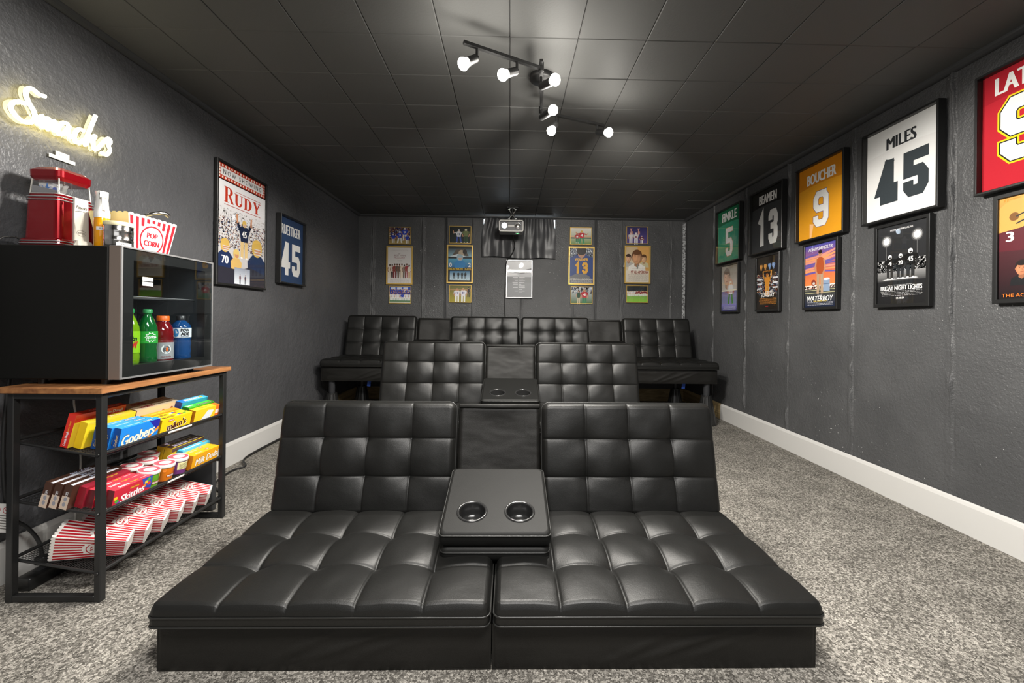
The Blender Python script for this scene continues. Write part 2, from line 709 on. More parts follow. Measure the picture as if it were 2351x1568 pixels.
# ------------------------------------------------------------------ the setting
# floor
b = MB()
b.box(XL - 0.1, XR + 0.1, YF - 0.1, YB + 0.1, -0.12, 0.0, m_carpet)
struct(b, 'floor')

rng = np.random.default_rng(3)


def vnoise(nu, nv, cu, cv):
    g = rng.random((cv + 2, cu + 2))
    u = np.linspace(0, cu, nu)
    v = np.linspace(0, cv, nv)
    iu, iv = u.astype(int), v.astype(int)
    fu, fv = u - iu, v - iv
    fu, fv = fu * fu * (3 - 2 * fu), fv * fv * (3 - 2 * fv)
    a = g[np.ix_(iv, iu)] * (1 - fu) + g[np.ix_(iv, iu + 1)] * fu
    c = g[np.ix_(iv + 1, iu)] * (1 - fu) + g[np.ix_(iv + 1, iu + 1)] * fu
    return a * (1 - fv)[:, None] + c * fv[:, None] - 0.5


def relief_wall(name, side, u0, u1, seams, m, amp=1.0, knots=0, ridge=1.0):
    """wall slab whose room face carries cast relief: vertical form seams, blisters and waves"""
    us = list(np.arange(u0, u1, 0.016)) + [u1]
    for s_ in seams:
        us += list(np.linspace(s_ - 0.04, s_ + 0.04, 17))
    us = np.unique(np.round(np.clip(us, u0, u1), 4))
    zs = np.linspace(0, ZC + 0.02, 140)
    nu, nz = len(us), len(zs)
    d = 0.006 * vnoise(nu, nz, 9, 4) + 0.003 * vnoise(nu, nz, 40, 16) + 0.0016 * vnoise(nu, nz, 150, 60)
    d *= amp
    for s_ in seams:
        wob = 0.008 * vnoise(2, nz, 1, 14)[:, :1] + 0.006 * vnoise(2, nz, 1, 45)[:, :1]
        hgt = np.clip(0.5 + 1.4 * vnoise(2, nz, 1, 26)[:, :1], 0.08, 1.2)
        x = us[None, :] - (s_ + wob)
        d += ridge * hgt * (0.0105 * np.exp(-(x / 0.006) ** 2) + 0.004 * np.exp(-((x - 0.016) / 0.012) ** 2))
        d -= amp * 0.004 * np.exp(-((x + 0.011) / 0.004) ** 2) * (vnoise(2, nz, 1, 30)[:, :1] > 0)
    for _ in range(knots):
        cu, cz, r = rng.uniform(u0, u1), rng.uniform(0.3, 2.1), rng.uniform(0.006, 0.016)
        d += 0.004 * np.exp(-((us[None, :] - cu) ** 2 + (zs[:, None] - cz) ** 2) / r ** 2)
    U, Z = np.meshgrid(us, zs)
    if side == 'left':
        P = np.stack([XL - 0.008 + np.clip(d, -.006, .0075), U, Z], -1)
    elif side == 'right':
        P = np.stack([XR + 0.008 - np.clip(d, -.006, .022), U, Z], -1)
    else:
        P = np.stack([U, YB + 0.008 - np.clip(d, -.006, .016), Z], -1)
    V = P.reshape(-1, 3)
    i = np.arange(nz - 1)[:, None] * nu + np.arange(nu - 1)[None, :]
    q = np.stack([i, i + 1, i + nu + 1, i + nu], -1).reshape(-1, 4)
    if side != 'back':
        q = q if side == 'right' else q
    # backing box
    o = len(V)
    T = 0.14
    if side == 'left':
        bx = [(XL - T, u0, 0), (XL - T, u1, 0), (XL - T, u1, ZC), (XL - T, u0, ZC)]
    elif side == 'right':
        bx = [(XR + T, u0, 0), (XR + T, u1, 0), (XR + T, u1, ZC), (XR + T, u0, ZC)]
    else:
        bx = [(u0, YB + T, 0), (u1, YB + T, 0), (u1, YB + T, ZC), (u0, YB + T, ZC)]
    V = np.concatenate([V, np.array(bx)])
    faces = q.tolist() + [[o, o + 3, o + 2, o + 1],
                          [0, o, o + 1, nu - 1], [(nz - 1) * nu, nz * nu - 1, o + 2, o + 3],
                          [0, (nz - 1) * nu, o + 3, o], [nu - 1, o + 1, o + 2, nz * nu - 1]]
    me = bpy.data.meshes.new(name)
    me.from_pydata(V.tolist(), [], faces)
    me.materials.append(m)
    sm = [True] * len(q) + [False] * 5
    me.polygons.foreach_set('use_smooth', sm)
    me.update()
    bm = bmesh.new()
    bm.from_mesh(me)
    bmesh.ops.recalc_face_normals(bm, faces=bm.faces)
    bm.to_mesh(me)
    bm.free()
    ob = bpy.data.objects.new(name, me)
    COL.objects.link(ob)
    ob['kind'] = 'structure'
    return ob


relief_wall('wall_left', 'left', YF, YB + 0.02, [], m_wall_l, 0.55)
relief_wall('wall_right', 'right', YF, YB + 0.02, [4.40, 3.79, 3.20, 2.59, 2.0, 1.4, 0.8], m_wall, 1.0, 90, 1.7)
relief_wall('wall_back', 'back', XL - 0.01, XR + 0.01, [-1.66, -1.06, -0.46, 0.14, 0.75, 1.36, 1.97], m_wall, 1.0, 70)
b = MB()
b.box(XL - 0.1, XR + 0.1, YF - 0.12, YF, 0, ZC, m_wall)
struct(b, 'wall_front')

# ceiling: slab + one object per tile
TS, TX0, TY0 = 0.3048, -0.0134, 1.8605
b = MB()
b.box(XL - 0.1, XR + 0.1, YF - 0.1, YB + 0.1, ZC + 0.010, ZC + 0.12, m_tile)
b.box(XL, XR, YF, TY0 - 4 * TS - .001, ZC, ZC + 0.010, m_tile)
ceil = struct(b, 'ceiling')
tile_cache = {}


def tile_mesh(w, d):
    k = (round(w, 3), round(d, 3))
    if k not in tile_cache:
        bb = MB()
        g, c, t = 0.0009, 0.0032, 0.010
        a, e = w / 2 - g, d / 2 - g
        v = [(-a + c, -e + c, 0), (a - c, -e + c, 0), (a - c, e - c, 0), (-a + c, e - c, 0),
             (-a, -e, c), (a, -e, c), (a, e, c), (-a, e, c), (-a, -e, t), (a, -e, t), (a, e, t), (-a, e, t)]
        f = [(3, 2, 1, 0), (8, 9, 10, 11)]
        for i in range(4):
            j = (i + 1) % 4
            f += [(i, j, 4 + j, 4 + i), (4 + i, 4 + j, 8 + j, 8 + i)]
        bb.add(v, f, m_tile)
        o = bb.build('tile', ceil)
        tile_cache[k] = o.data
        bpy.data.objects.remove(o)
    return tile_cache[k]


xe = [XL + 0.003] + [TX0 + i * TS for i in range(-5, 8)]
ye = [TY0 + j * TS for j in range(-4, 11)] + [YB - 0.002]
for i in range(len(xe) - 1):
    for j in range(len(ye) - 1):
        w, d = xe[i + 1] - xe[i], ye[j + 1] - ye[j]
        o = bpy.data.objects.new('tile', tile_mesh(w, d))
        COL.objects.link(o)
        o.parent = ceil
        o.location = ((xe[i] + xe[i + 1]) / 2, (ye[j] + ye[j + 1]) / 2, ZC + random.uniform(-0.0012, 0.0004))
        o.rotation_euler = (random.gauss(0, 0.0022), random.gauss(0, 0.0022), 0)

# cove trim along the ceiling, battens and corner strip
def cove(name, p0, p1, inward, r=0.021):
    bb = MB()
    pts = [(0, 0), (1, 0)] + [(1 - 0 * 1, 0)]
    prof = [(0.0, 0.0)] + [(r * math.cos(t), -r * math.sin(t)) for t in np.linspace(0, PI / 2, 7)]
    p0, p1, inward = Vector(p0), Vector(p1), Vector(inward)
    v = []
    for p in (p0, p1):
        for a, h in prof:
            v.append(tuple(p + inward * a + Vector((0, 0, h))))
    n = len(prof)
    f = [(i, (i + 1) % n, n + (i + 1) % n, n + i) for i in range(n)] + [tuple(range(n)), tuple(range(2 * n - 1, n - 1, -1))]
    bb.add(v, f, m_trim, smooth=False)
    o = struct(bb, name)
    return o


cove('trim_1', (XL - .004, YF, ZC + .002), (XL - .004, YB, ZC + .002), (1, 0, 0), 0.027)
cove('trim_2', (XR + .004, YF, ZC + .002), (XR + .004, YB, ZC + .002), (-1, 0, 0), 0.03)
cove('trim_3', (XL, YB + .004, ZC + .002), (XR, YB + .004, ZC + .002), (0, -1, 0), 0.024)
for k, x in ((4, -0.778), (5, 1.038)):
    b = MB()
    b.box(x - 0.016, x - 0.003, YB - 0.008, YB + 0.004, 0.15, ZC - 0.02, m_trim, bev=0.003)
    b.box(x + 0.003, x + 0.016, YB - 0.010, YB + 0.004, 0.15, ZC - 0.02, m_trim, bev=0.003)
    struct(b, 'trim_%d' % k)
b = MB()
pts = [(XR - 0.034, YB - 0.007), (XR - 0.004, YB - 0.012), (XR - 0.002, YB), (XR - 0.036, YB)]
b.prism(pts, 0.9, ZC - 0.05, m_worn)
struct(b, 'trim_6')


# baseboards
def baseboard(name, x0, x1, y0, y1, m, side):
    bb = MB()
    h = 0.1525
    if side == 'l':
        prof = [(0, 0), (0.014, 0), (0.014, h - 0.02), (0.009, h - 0.006), (0.005, h), (0, h)]
        v = [(x0 + a, y, z) for y in (y0, y1) for a, z in prof]
    elif side == 'r':
        prof = [(0, 0), (0.014, 0), (0.014, h - 0.02), (0.009, h - 0.006), (0.005, h), (0, h)]
        v = [(x1 - a, y, z) for y in (y0, y1) for a, z in prof]
    else:
        prof = [(0, 0), (0.014, 0), (0.014, h - 0.02), (0.009, h - 0.006), (0.005, h), (0, h)]
        v = [(x, y1 - a, z) for x in (x0, x1) for a, z in prof]
    n = 6
    f = [(i, (i + 1) % n, n + (i + 1) % n, n + i) for i in range(n)] + [tuple(range(n)), tuple(range(2 * n - 1, n - 1, -1))]
    bb.add(v, f, m)
    return bb


bl = struct(baseboard('baseboard_left', XL - .002, XL, YF, 3.7, m_base, 'l'), 'baseboard_left')
o = baseboard('x', XL - .002, XL, 3.7, YB - .015, m_rawwood, 'l').build('unpainted_end', bl)
o['label'] = 'unpainted raw wood end of the board'
br = struct(baseboard('baseboard_right', XR, XR + .002, YF, 4.19, m_base, 'r'), 'baseboard_right')
o = baseboard('x', XR, XR + .002, 4.19, YB - .015, m_rawwood, 'r').build('unpainted_end', br)
o['label'] = 'unpainted raw wood end of the board'
struct(baseboard('baseboard_back', XL, XR, YB, YB + .002, m_rawwood, 'b'), 'baseboard_back')

# small basement window behind the curtain
b = MB()
wx0, wx1, wz0, wz1 = -0.335, 0.548, 1.82, 2.197
for (x0, x1, z0, z1) in ((wx0, wx1, wz1 - .012, wz1), (wx0, wx1, wz0, wz0 + .012), (wx0, wx0 + .010, wz0 + .012, wz1 - .012), (wx1 - .010, wx1, wz0 + .012, wz1 - .012)):
    b.box(x0, x1, YB - 0.016, YB + 0.004, z0, z1, m_trim)
win = struct(b, 'window_1')
b = MB()
b.box(wx0 + .010, wx1 - .010, YB - 0.012, YB - 0.008, wz0 + .012, wz1 - .012, m_daylight)
b.build('pane', win)

# ------------------------------------------------------------------ futons
def pillow(t):
    return (4 * t * (1 - t)) ** 0.36 if 0 < t < 1 else 0.0


CELL = [0, .02, .05, .1, .18, .29, .4, .5, .6, .71, .82, .9, .95, .98]


def tufted(w, d, thick, nx, ny, R, er, A, D, seed=0, bulge=0.0):
    """tufted pad: footprint w x d, corner radius R, edge radius er, puff A, button depth D.
    Returns verts, faces; underside at z=0"""
    us = [(c + t) / nx for c in range(nx) for t in CELL] + [1.0]
    vs = [(c + t) / ny for c in range(ny) for t in CELL] + [1.0]
    # extra samples at the rim
    us = sorted(set([round(x, 5) for x in us] + [er * .15 / w, er * .5 / w, er / w, 1 - er * .15 / w, 1 - er * .5 / w, 1 - er / w]))
    vs = sorted(set([round(x, 5) for x in vs] + [er * .15 / d, er * .5 / d, er / d, 1 - er * .15 / d, 1 - er * .5 / d, 1 - er / d]))
    V, F = [], []

    def place(x, y):
        for cx, cy, sx, sy in ((R, R, -1, -1), (w - R, R, 1, -1), (R, d - R, -1, 1), (w - R, d - R, 1, 1)):
            ax, ay = (x - cx) * sx, (y - cy) * sy
            if ax > 0 and ay > 0:
                l = math.hypot(ax, ay)
                k = max(ax, ay) / l
                return cx + ax * k * sx, cy + ay * k * sy
        return x, y

    for v in vs:
        for u in us:
            x, y = u * w, v * d
            cu, cv = u * nx, v * ny
            fu, fv = cu - math.floor(cu), cv - math.floor(cv)
            e = min(x, w - x, y, d - y)
            rim = 1.0 if e >= er else math.sqrt(max(0, 1 - (1 - e / er) ** 2))
            edge_u = pillow(fu) if 0 < round(cu) < nx else pillow(max(fu, .5) if cu < .5 else (min(fu, .5) if cu > nx - .5 else fu))
            edge_v = pillow(fv) if 0 < round(cv) < ny else pillow(max(fv, .5) if cv < .5 else (min(fv, .5) if cv > ny - .5 else fv))
            puff = A * (0.5 * edge_u + 0.5 * edge_v + 0.35 * edge_u * edge_v)
            iu, iv = round(cu), round(cv)
            dn = 0
            if 0 < iu < nx and 0 < iv < ny:
                du, dv = (cu - iu) * w / nx, (cv - iv) * d / ny
                dd = math.hypot(du, dv)
                dn = D * math.exp(-(dd / 0.040) ** 1.2)
            nz = 0.0035 * noise.noise((x * 9 + seed, y * 9, seed * 1.7)) + 0.0012 * noise.noise((x * 26 + seed, y * 22, 3.1))
            cr = bulge * (1 - (2 * u - 1) ** 4) * (1 - (2 * v - 1) ** 4)
            z = (thick - er) + (er + puff + nz + cr - dn) * rim if rim < 1 else thick + puff + nz + cr - dn
            px, py = place(x, y)
            V.append((px, py, z))
    nu, nv = len(us), len(vs)
    for j in range(nv - 1):
        for i in range(nu - 1):
            a = j * nu + i
            F.append((a, a + 1, a + nu + 1, a + nu))
    ring = [i for i in range(nu)] + [j * nu + nu - 1 for j in range(1, nv)] + [(nv - 1) * nu + i for i in range(nu - 2, -1, -1)] + [j * nu for j in range(nv - 2, 0, -1)]
    zb = [0.012, 0.003, 0.0]
    ins = [0.0, 0.003, 0.012]
    prev = ring
    cxm, cym = w / 2, d / 2
    for zz, ii in zip(zb, ins):
        o = len(V)
        for r in ring:
            x, y, _ = V[r]
            V.append((cxm + (x - cxm) * (1 - 2 * ii / w), cym + (y - cym) * (1 - 2 * ii / d), zz))
        n = len(ring)
        for i in range(n):
            j = (i + 1) % n
            F.append((prev[i], o + i, o + j, prev[j]))
        prev = list(range(o, o + n))
    F.append(tuple(reversed(prev)))
    ringpts = [V[r] for r in ring]
    return V, F, ringpts


def rim_loop(pts, z, grow, w, d):
    return [(w / 2 + (p[0] - w / 2) * (1 + 2 * grow / w), d / 2 + (p[1] - d / 2) * (1 + 2 * grow / d), z) for p in pts]


def rrect(w, d, r, n=6, x0=0.0, y0=0.0):
    p = []
    for cx, cy, a in ((w - r, d - r, 0), (r, d - r, PI / 2), (r, r, PI), (w - r, r, 1.5 * PI)):
        for i in range(n + 1):
            t = a + PI / 2 * i / n
            p.append((x0 + cx + r * math.cos(t), y0 + cy + r * math.sin(t)))
    return p


def circle(cx, cy, r, n=24):
    return [(cx + r * math.cos(2 * PI * i / n), cy + r * math.sin(2 * PI * i / n)) for i in range(n)]


def slab(bb, w, d, h, r, er, m, holes=()):
    """soft-edged slab with optional round holes through its top skin"""
    outer = rrect(w, d, r)
    steps = [(er, h), (er * .35, h - er * .2), (0.0, h - er), (0.0, er), (er * .35, er * .2), (er, 0)]
    loops = []
    for ii, z in steps:
        loops.append([(w / 2 + (x - w / 2) * (1 - 2 * ii / w), d / 2 + (y - d / 2) * (1 - 2 * ii / d), z) for x, y in outer])
    n = len(outer)
    V = [p for l in loops for p in l]
    F = []
    for k in range(len(loops) - 1):
        for i in range(n):
            j = (i + 1) % n
            F.append((k * n + i, (k + 1) * n + i, (k + 1) * n + j, k * n + j))
    F.append(tuple(reversed(range((len(loops) - 1) * n, len(loops) * n))))
    bb.add(V, F, m, smooth=True)
    L2 = [[Vector((p[0], p[1], 0)) for p in loops[0]]] + [[Vector((x, y, 0)) for x, y in hl] for hl in holes]
    flat = [p for l in L2 for p in l]
    tr = []
    for t in tessellate_polygon(L2):
        a, b2, c = (flat[i] for i in t)
        tr.append(tuple(t) if (b2 - a).cross(c - a).z > 0 else tuple(reversed(t)))
    bb.add([(p.x, p.y, h) for p in flat], tr, m)


FW = 0.914          # half width of the base
BASE_H, SEAT_T = 0.128, 0.046
BACK_W = 0.738


def fabric_front(x0, x1, y0, y1, z0, z1, seed, m):
    """upholstered base: box with a softly creased front"""
    bb = MB()
    bb.box(x0, x1, y0 + 0.004, y1, z0, z1, m, bev=0.012, seg=3)
    nx, nz = 60, 16
    V, F = [], []
    for j in range(nz + 1):
        for i in range(nx + 1):
            u, v = i / nx, j / nz
            x, z = x0 + (x1 - x0) * u, z0 + (z1 - z0) * v
            edge = min(1, u * 14, (1 - u) * 14) * min(1, v * 5, (1 - v) * 5)
            d = 0.004
            for k, (cx, sl, wd, am) in enumerate(((0.42, 0.9, 0.018, 0.010), (0.54, 1.3, 0.022, 0.012), (0.66, 1.1, 0.016, 0.008))):
                t = (u - cx - seed * 0.03) * (x1 - x0) - (v - 0.5) * (z1 - z0) * sl * 2.2
                d += am * 0.55 * math.exp(-(t / wd) ** 2) * (1 - abs(2 * v - 0.9) * 0.7)
            d += 0.004 * noise.noise((x * 5, z * 9, seed))
            V.append((x, y0 + 0.006 - max(0, d) * edge, z))
    for j in range(nz):
        for i in range(nx):
            a = j * (nx + 1) + i
            F.append((a, a + 1, a + nx + 2, a + nx + 1))
    bb.add(V, F, m, smooth=True)
    return bb


def make_futon(name, label, group):
    t = thing(name, label, 'sofa', group=group)
    # two base boxes
    fabric_front(-FW, -0.0015, 0.0, 0.665, 0.0, BASE_H, 0, m_leather_b).build('base', t)
    fabric_front(0.0015, FW, 0.0, 0.665, 0.0, BASE_H, 1, m_leather_b).build('base', t)
    # seat cushions
    w, d = FW + 0.010 - 0.005, 0.575
    for sgn in (-1, 1):
        V, F, rg = tufted(w, d, SEAT_T, 5, 3, 0.022, 0.018, 0.017, 0.019, seed=3 + sgn, bulge=0.012)
        bb = MB(Matrix.Translation((0.005 if sgn > 0 else -0.005 - w, -0.022, BASE_H + 0.003)))
        bb.add(V, F, m_leather, smooth=True)
        c = bb.build('seat_cushion', t)
        bb = MB(bb.M)
        bb.tube(rim_loop(rg, SEAT_T - 0.012, 0.0006, w, d), 0.0026, m_piping, 6, True)
        bb.tube(rim_loop(rg, 0.008, 0.0003, w, d), 0.0024, m_piping, 6, True)
        bb.build('piping', c)
    # backrests: pads tilted back
    tilt = math.radians(76.5)
    for sgn in (-1, 1):
        x0 = 0.183 if sgn > 0 else -0.183 - BACK_W
        V, F, rg = tufted(BACK_W, 0.455, 0.105, 4, 3, 0.035, 0.024, 0.011, 0.018, seed=9 + sgn, bulge=0.006)
        M = Matrix.Translation((x0, 0.648, 0.150)) @ Matrix.Rotation(tilt, 4, 'X')
        bb = MB(M)
        bb.add(V, F, m_leather, smooth=True)
        c = bb.build('backrest', t)
        bb = MB(M)
        bb.tube(rim_loop(rg, 0.083, 0.0006, BACK_W, 0.455), 0.0028, m_piping, 6, True)
        bb.build('piping', c)
    # fabric panel behind the fold-down console
    bb = MB(Matrix.Translation((0, 0.632, 0.17)) @ Matrix.Rotation(math.radians(-13), 4, 'X'))
    nx, nz = 16, 16
    V, F = [], []
    W, Hh = 0.181, 0.43
    for j in range(nz + 1):
        for i in range(nx + 1):
            u, v = i / nx, j / nz
            dd = 0.010 * math.sin(PI * u) * math.sin(PI * v) + 0.006 * noise.noise((u * 3, v * 3, 7)) * math.sin(PI * u)
            V.append((-W + 2 * W * u, dd, Hh * v))
    n0 = len(V)
    V += [(p[0], p[1] + 0.012, p[2]) for p in V]
    for j in range(nz):
        for i in range(nx):
            a = j * (nx + 1) + i
            F.append((a, a + 1, a + nx + 2, a + nx + 1))
            F.append((n0 + a, n0 + a + nx + 1, n0 + a + nx + 2, n0 + a + 1))
    rg = [i for i in range(nx + 1)] + [j * (nx + 1) + nx for j in range(1, nz + 1)] + [nz * (nx + 1) + i for i in range(nx - 1, -1, -1)] + [j * (nx + 1) for j in range(nz - 1, 0, -1)]
    for i in range(len(rg)):
        a, c = rg[i], rg[(i + 1) % len(rg)]
        F.append((a, n0 + a, n0 + c, c))
    bb.add(V, F, m_leather_b, smooth=True)
    bb.box(-W, W, -0.006, 0.016, Hh - 0.014, Hh + 0.004, m_leather_b, bev=0.004)
    bb.build('centre_panel', t)
    # fold-down console with two cup holders
    tl = math.radians(14)
    CW, CL = 0.366, 0.365
    M = Matrix.Translation((-CW / 2, 0.205, 0.232)) @ Matrix.Rotation(tl, 4, 'X')
    bb = MB(M)
    holes = [circle(CW / 2 - 0.082, 0.105, 0.045), circle(CW / 2 + 0.082, 0.105, 0.045)]
    slab(bb, CW, CL, 0.052, 0.018, 0.011, m_leather_c, holes)
    con = bb.build('console', t)
    bb = MB(M)
    lp = rrect(CW, CL, 0.018)
    bb.tube([(x, y, 0.043) for x, y in lp], 0.0024, m_piping, 6, True)
    bb.build('piping', con)
    for cx in (CW / 2 - 0.082, CW / 2 + 0.082):
        bb = MB(M @ Matrix.Translation((cx, 0.105, 0)))
        bb.lathe([(0.0, 0.004), (0.040, 0.004), (0.0425, 0.012), (0.044, 0.050), (0.045, 0.0545), (0.049, 0.057), (0.053, 0.055), (0.054, 0.051)], m_chrome, 32)
        bb.build('cup_holder', con)
    M2 = Matrix.Translation((-CW / 2 + 0.002, 0.213, 0.176)) @ Matrix.Rotation(tl * 0.8, 4, 'X')
    bb = MB(M2)
    slab(bb, CW - 0.004, CL - 0.01, 0.053, 0.022, 0.016, m_leather_c)
    o = bb.build('console_pad', t)
    bb = MB(M2)
    bb.tube([(x, y, 0.038) for x, y in rrect(CW - 0.004, CL - 0.01, 0.022)], 0.0022, m_piping, 6, True)
    bb.build('piping', o)
    # hinges of the console
    for sx in (-1, 1):
        bb = MB()
        bb.cyl((sx * 0.186, 0.535, 0.325), (sx * 0.1815, 0.535, 0.325), 0.006, 0.006, m_steel, 10)
        bb.build('hinge_pin', t)
    return t


def add_legs(t, h):
    for x, y, r in ((-0.835, 0.055, 0.029), (0.835, 0.055, 0.029), (-0.70, 0.47, 0.02), (0.70, 0.47, 0.02)):
        bb = MB()
        bb.cyl((x, y, -h), (x, y, 0.004), r * 0.92, r, m_leg, 20)
        bb.build('leg', t)


G = 'black tufted futons in three rows'
fu1 = make_futon('futon', 'black tufted futon in the front row, its base sitting flat on the carpet', G)
fu2 = copy_tree(fu1)
fu3 = copy_tree(fu1)
fu4 = copy_tree(fu1)
LEG = 0.195
fu1.location = (-0.040, 1.165, 0.0)
fu2.location = (0.010, 2.41, LEG)
fu3.location = (-0.818, 3.915, 2 * LEG)
fu4.location = (1.045, 3.915, 2 * LEG)
fu2['label'] = 'black tufted futon in the middle row, behind the front futon'
fu3['label'] = 'black tufted futon in the back row beside the left wall'
fu4['label'] = 'black tufted futon in the back row beside the right wall'
add_legs(fu2, LEG)
add_legs(fu3, LEG)
add_legs(fu4, LEG)
for t, x in ((fu3, -0.51), (fu4, 0.63)):
    bb = MB(Matrix.Translation((x, 0.10, -0.062)) @ Matrix.Rotation(0.12, 4, 'Y'))
    bb.box(-0.016, 0.016, -0.001, 0.001, 0, 0.064, m_tape)
    o = bb.build('tape_tab', t)
    o['label'] = 'strip of blue painter tape hanging from the underside'

# risers under the legs of the back row
def riser_mesh():
    bb = MB()
    n = 32
    prof = [(0.092, 0.0), (0.090, 0.012), (0.046, 0.262), (0.046, 0.275), (0.036, 0.275), (0.033, 0.196), (0.0, 0.196)]
    V, F = [], []
    for k, (r, h) in enumerate(prof):
        for i in range(n):
            t = 2 * PI * i / n
            rr = r * (1.0 + (0.045 if (i % 2 and 0 < k < 3) else 0.0))
            V.append((rr * math.cos(t), rr * math.sin(t), h))
    for k in range(len(prof) - 1):
        for i in range(n):
            j = (i + 1) % n
            F.append((k * n + i, k * n + j, (k + 1) * n + j, (k + 1) * n + i))
    F.append(tuple(reversed(range(n))))
    bb.add(V, F, m_blackplastic)
    return bb.build('furniture_riser')


ris = riser_mesh()
k = 0
for t, sd in ((fu3, 'left'), (fu4, 'right')):
    for (x, y) in ((-0.835, 0.055), (0.835, 0.055), (-0.70, 0.47), (0.70, 0.47)):
        o = ris if k == 0 else ris.copy()
        if k:
            COL.objects.link(o)
        k += 1
        o.location = (t.location.x + x, t.location.y + y, 0)
        out = (x < 0) == (sd == 'left')
        tag(o, 'black ribbed cone riser, %s %s corner of the back-row futon by the %s wall' % (
            'front' if y < 0.2 else 'rear', ('wall-side' if out else 'inner'), sd), 'riser', 'furniture risers under the back row')

# ------------------------------------------------------------------ framed pictures
def picture(name, label, side, a, z, w, h, depth, fw, mframe, art, group, matbase=m_print, recess=0.004, cloth=False):
    t = thing(name, label, 'picture', M=wallM(side, a, z, 0.0), group=group)
    bb = MB()
    W, H = w / 2, h / 2
    steps = [(0, 0.0), (0, depth - 0.002), (0.002, depth), (fw - 0.002, depth), (fw, depth - 0.002), (fw, depth - recess - 0.004)]
    V, F = [], []
    for ii, zz in steps:
        V += [(-W + ii, -H + ii, zz), (W - ii, -H + ii, zz), (W - ii, H - ii, zz), (-W + ii, H - ii, zz)]
    for k in range(len(steps) - 1):
        for i in range(4):
            j = (i + 1) % 4
            F.append((4 * k + i, 4 * k + j, 4 * (k + 1) + j, 4 * (k + 1) + i))
    F.append((3, 2, 1, 0))
    bb.add(V, F, mframe)
    bb.build('frame', t)
    iw, ih = w - 2 * fw, h - 2 * fw
    zz = depth - recess - 0.004
    bb = MB(Matrix.Translation((0, 0, zz - 0.002)))
    bb.box(-iw / 2, iw / 2, -ih / 2, ih / 2, -0.004, 0.0, mframe)
    bb.z = 0.0001
    art(bb, iw, ih)
    bb.build('jersey' if cloth else 'print', t)
    bb = MB()
    zg = depth - 0.003 if recess > 0.01 else depth - recess + 0.0005
    bb.box(-iw / 2, iw / 2, -ih / 2, ih / 2, zg - 0.0016, zg, m_pane)
    bb.build('glazing', t)
    return t


DIG = {
    '5': [[(1, 1), (0, 1), (0, .55), (.8, .55), (1, .42), (1, .14), (.8, 0), (.2, 0), (0, .12), (0, .15)]],
    '9': [[(1, .50), (.2, .50), (0, .62), (0, .86), (.2, 1), (.8, 1)], [(.76, 1), (.8, 1), (1, .86), (1, .14), (.8, 0), (.2, 0), (0, .12), (0, .15)]],
    '1': [[(.15, .82), (.5, 1), (.5, 0)]],
    '3': [[(0, .85), (0, .88), (.2, 1), (.8, 1), (1, .86), (1, .66), (.82, .53), (.4, .53)], [(.4, .53), (.82, .53), (1, .4), (1, .14), (.8, 0), (.2, 0), (0, .12), (0, .15)]],
    '4': [[(.70, 0), (.70, 1)], [(.64, 1), (.02, .27), (1, .27)]],
}


def digits(P, s, cx, cy, w, h, th, col, outline=(), m=None, gap=None, serif=False):
    """athletic block numerals from mitred strokes"""
    n = len(s)
    gap = th * 0.55 if gap is None else gap
    cw = (w - gap * (n - 1)) / n
    for grow, c in list(outline) + [(0.0, col)]:
        for k, ch in enumerate(s):
            x0 = cx - w / 2 + k * (cw + gap) + th / 2
            y0 = cy - h / 2 + th / 2
            sw, sh = cw - th, h - th
            for path in DIG[ch]:
                P.stroke([(x0 + p[0] * sw, y0 + p[1] * sh) for p in path], th + grow, c, m)
            if serif and ch == '4':
                P.stroke([(x0 + sw * .36, y0), (x0 + sw * 1.0, y0)], th + grow, c, m)


def jersey_art(bg, yoke, name, ncol, num, dcol, nw, nh, ny, dw, dh, dy, th, outline=(), yoke_h=0.0, bw=True, serif=False):
    def art(P, w, h):
        P.rect(-w / 2, -h / 2, w / 2, h / 2, bg, m_cloth)
        if yoke:
            k = 10
            pts = [(-w / 2, h / 2), (-w / 2, h / 2 - yoke_h)] + [(-w / 2 + w * i / k, h / 2 - yoke_h + 0.012 * math.sin(PI * i / k)) for i in range(1, k)] + [(w / 2, h / 2 - yoke_h), (w / 2, h / 2)]
            P.poly(pts, yoke, m_cloth)
        P.text(name, 0, ny, nw, nh, ncol, 0.06, m=m_cloth)
        if num == '9L':
            digits(P, '9', -0.062, dy, dw, dh, th, dcol, outline, m_cloth)
            digits(P, '9', 0.118, dy, dw, dh, th, dcol, outline, m_cloth)
        else:
            digits(P, num, 0, dy, dw, dh, th, dcol, outline, m_cloth, serif=serif)
    return art


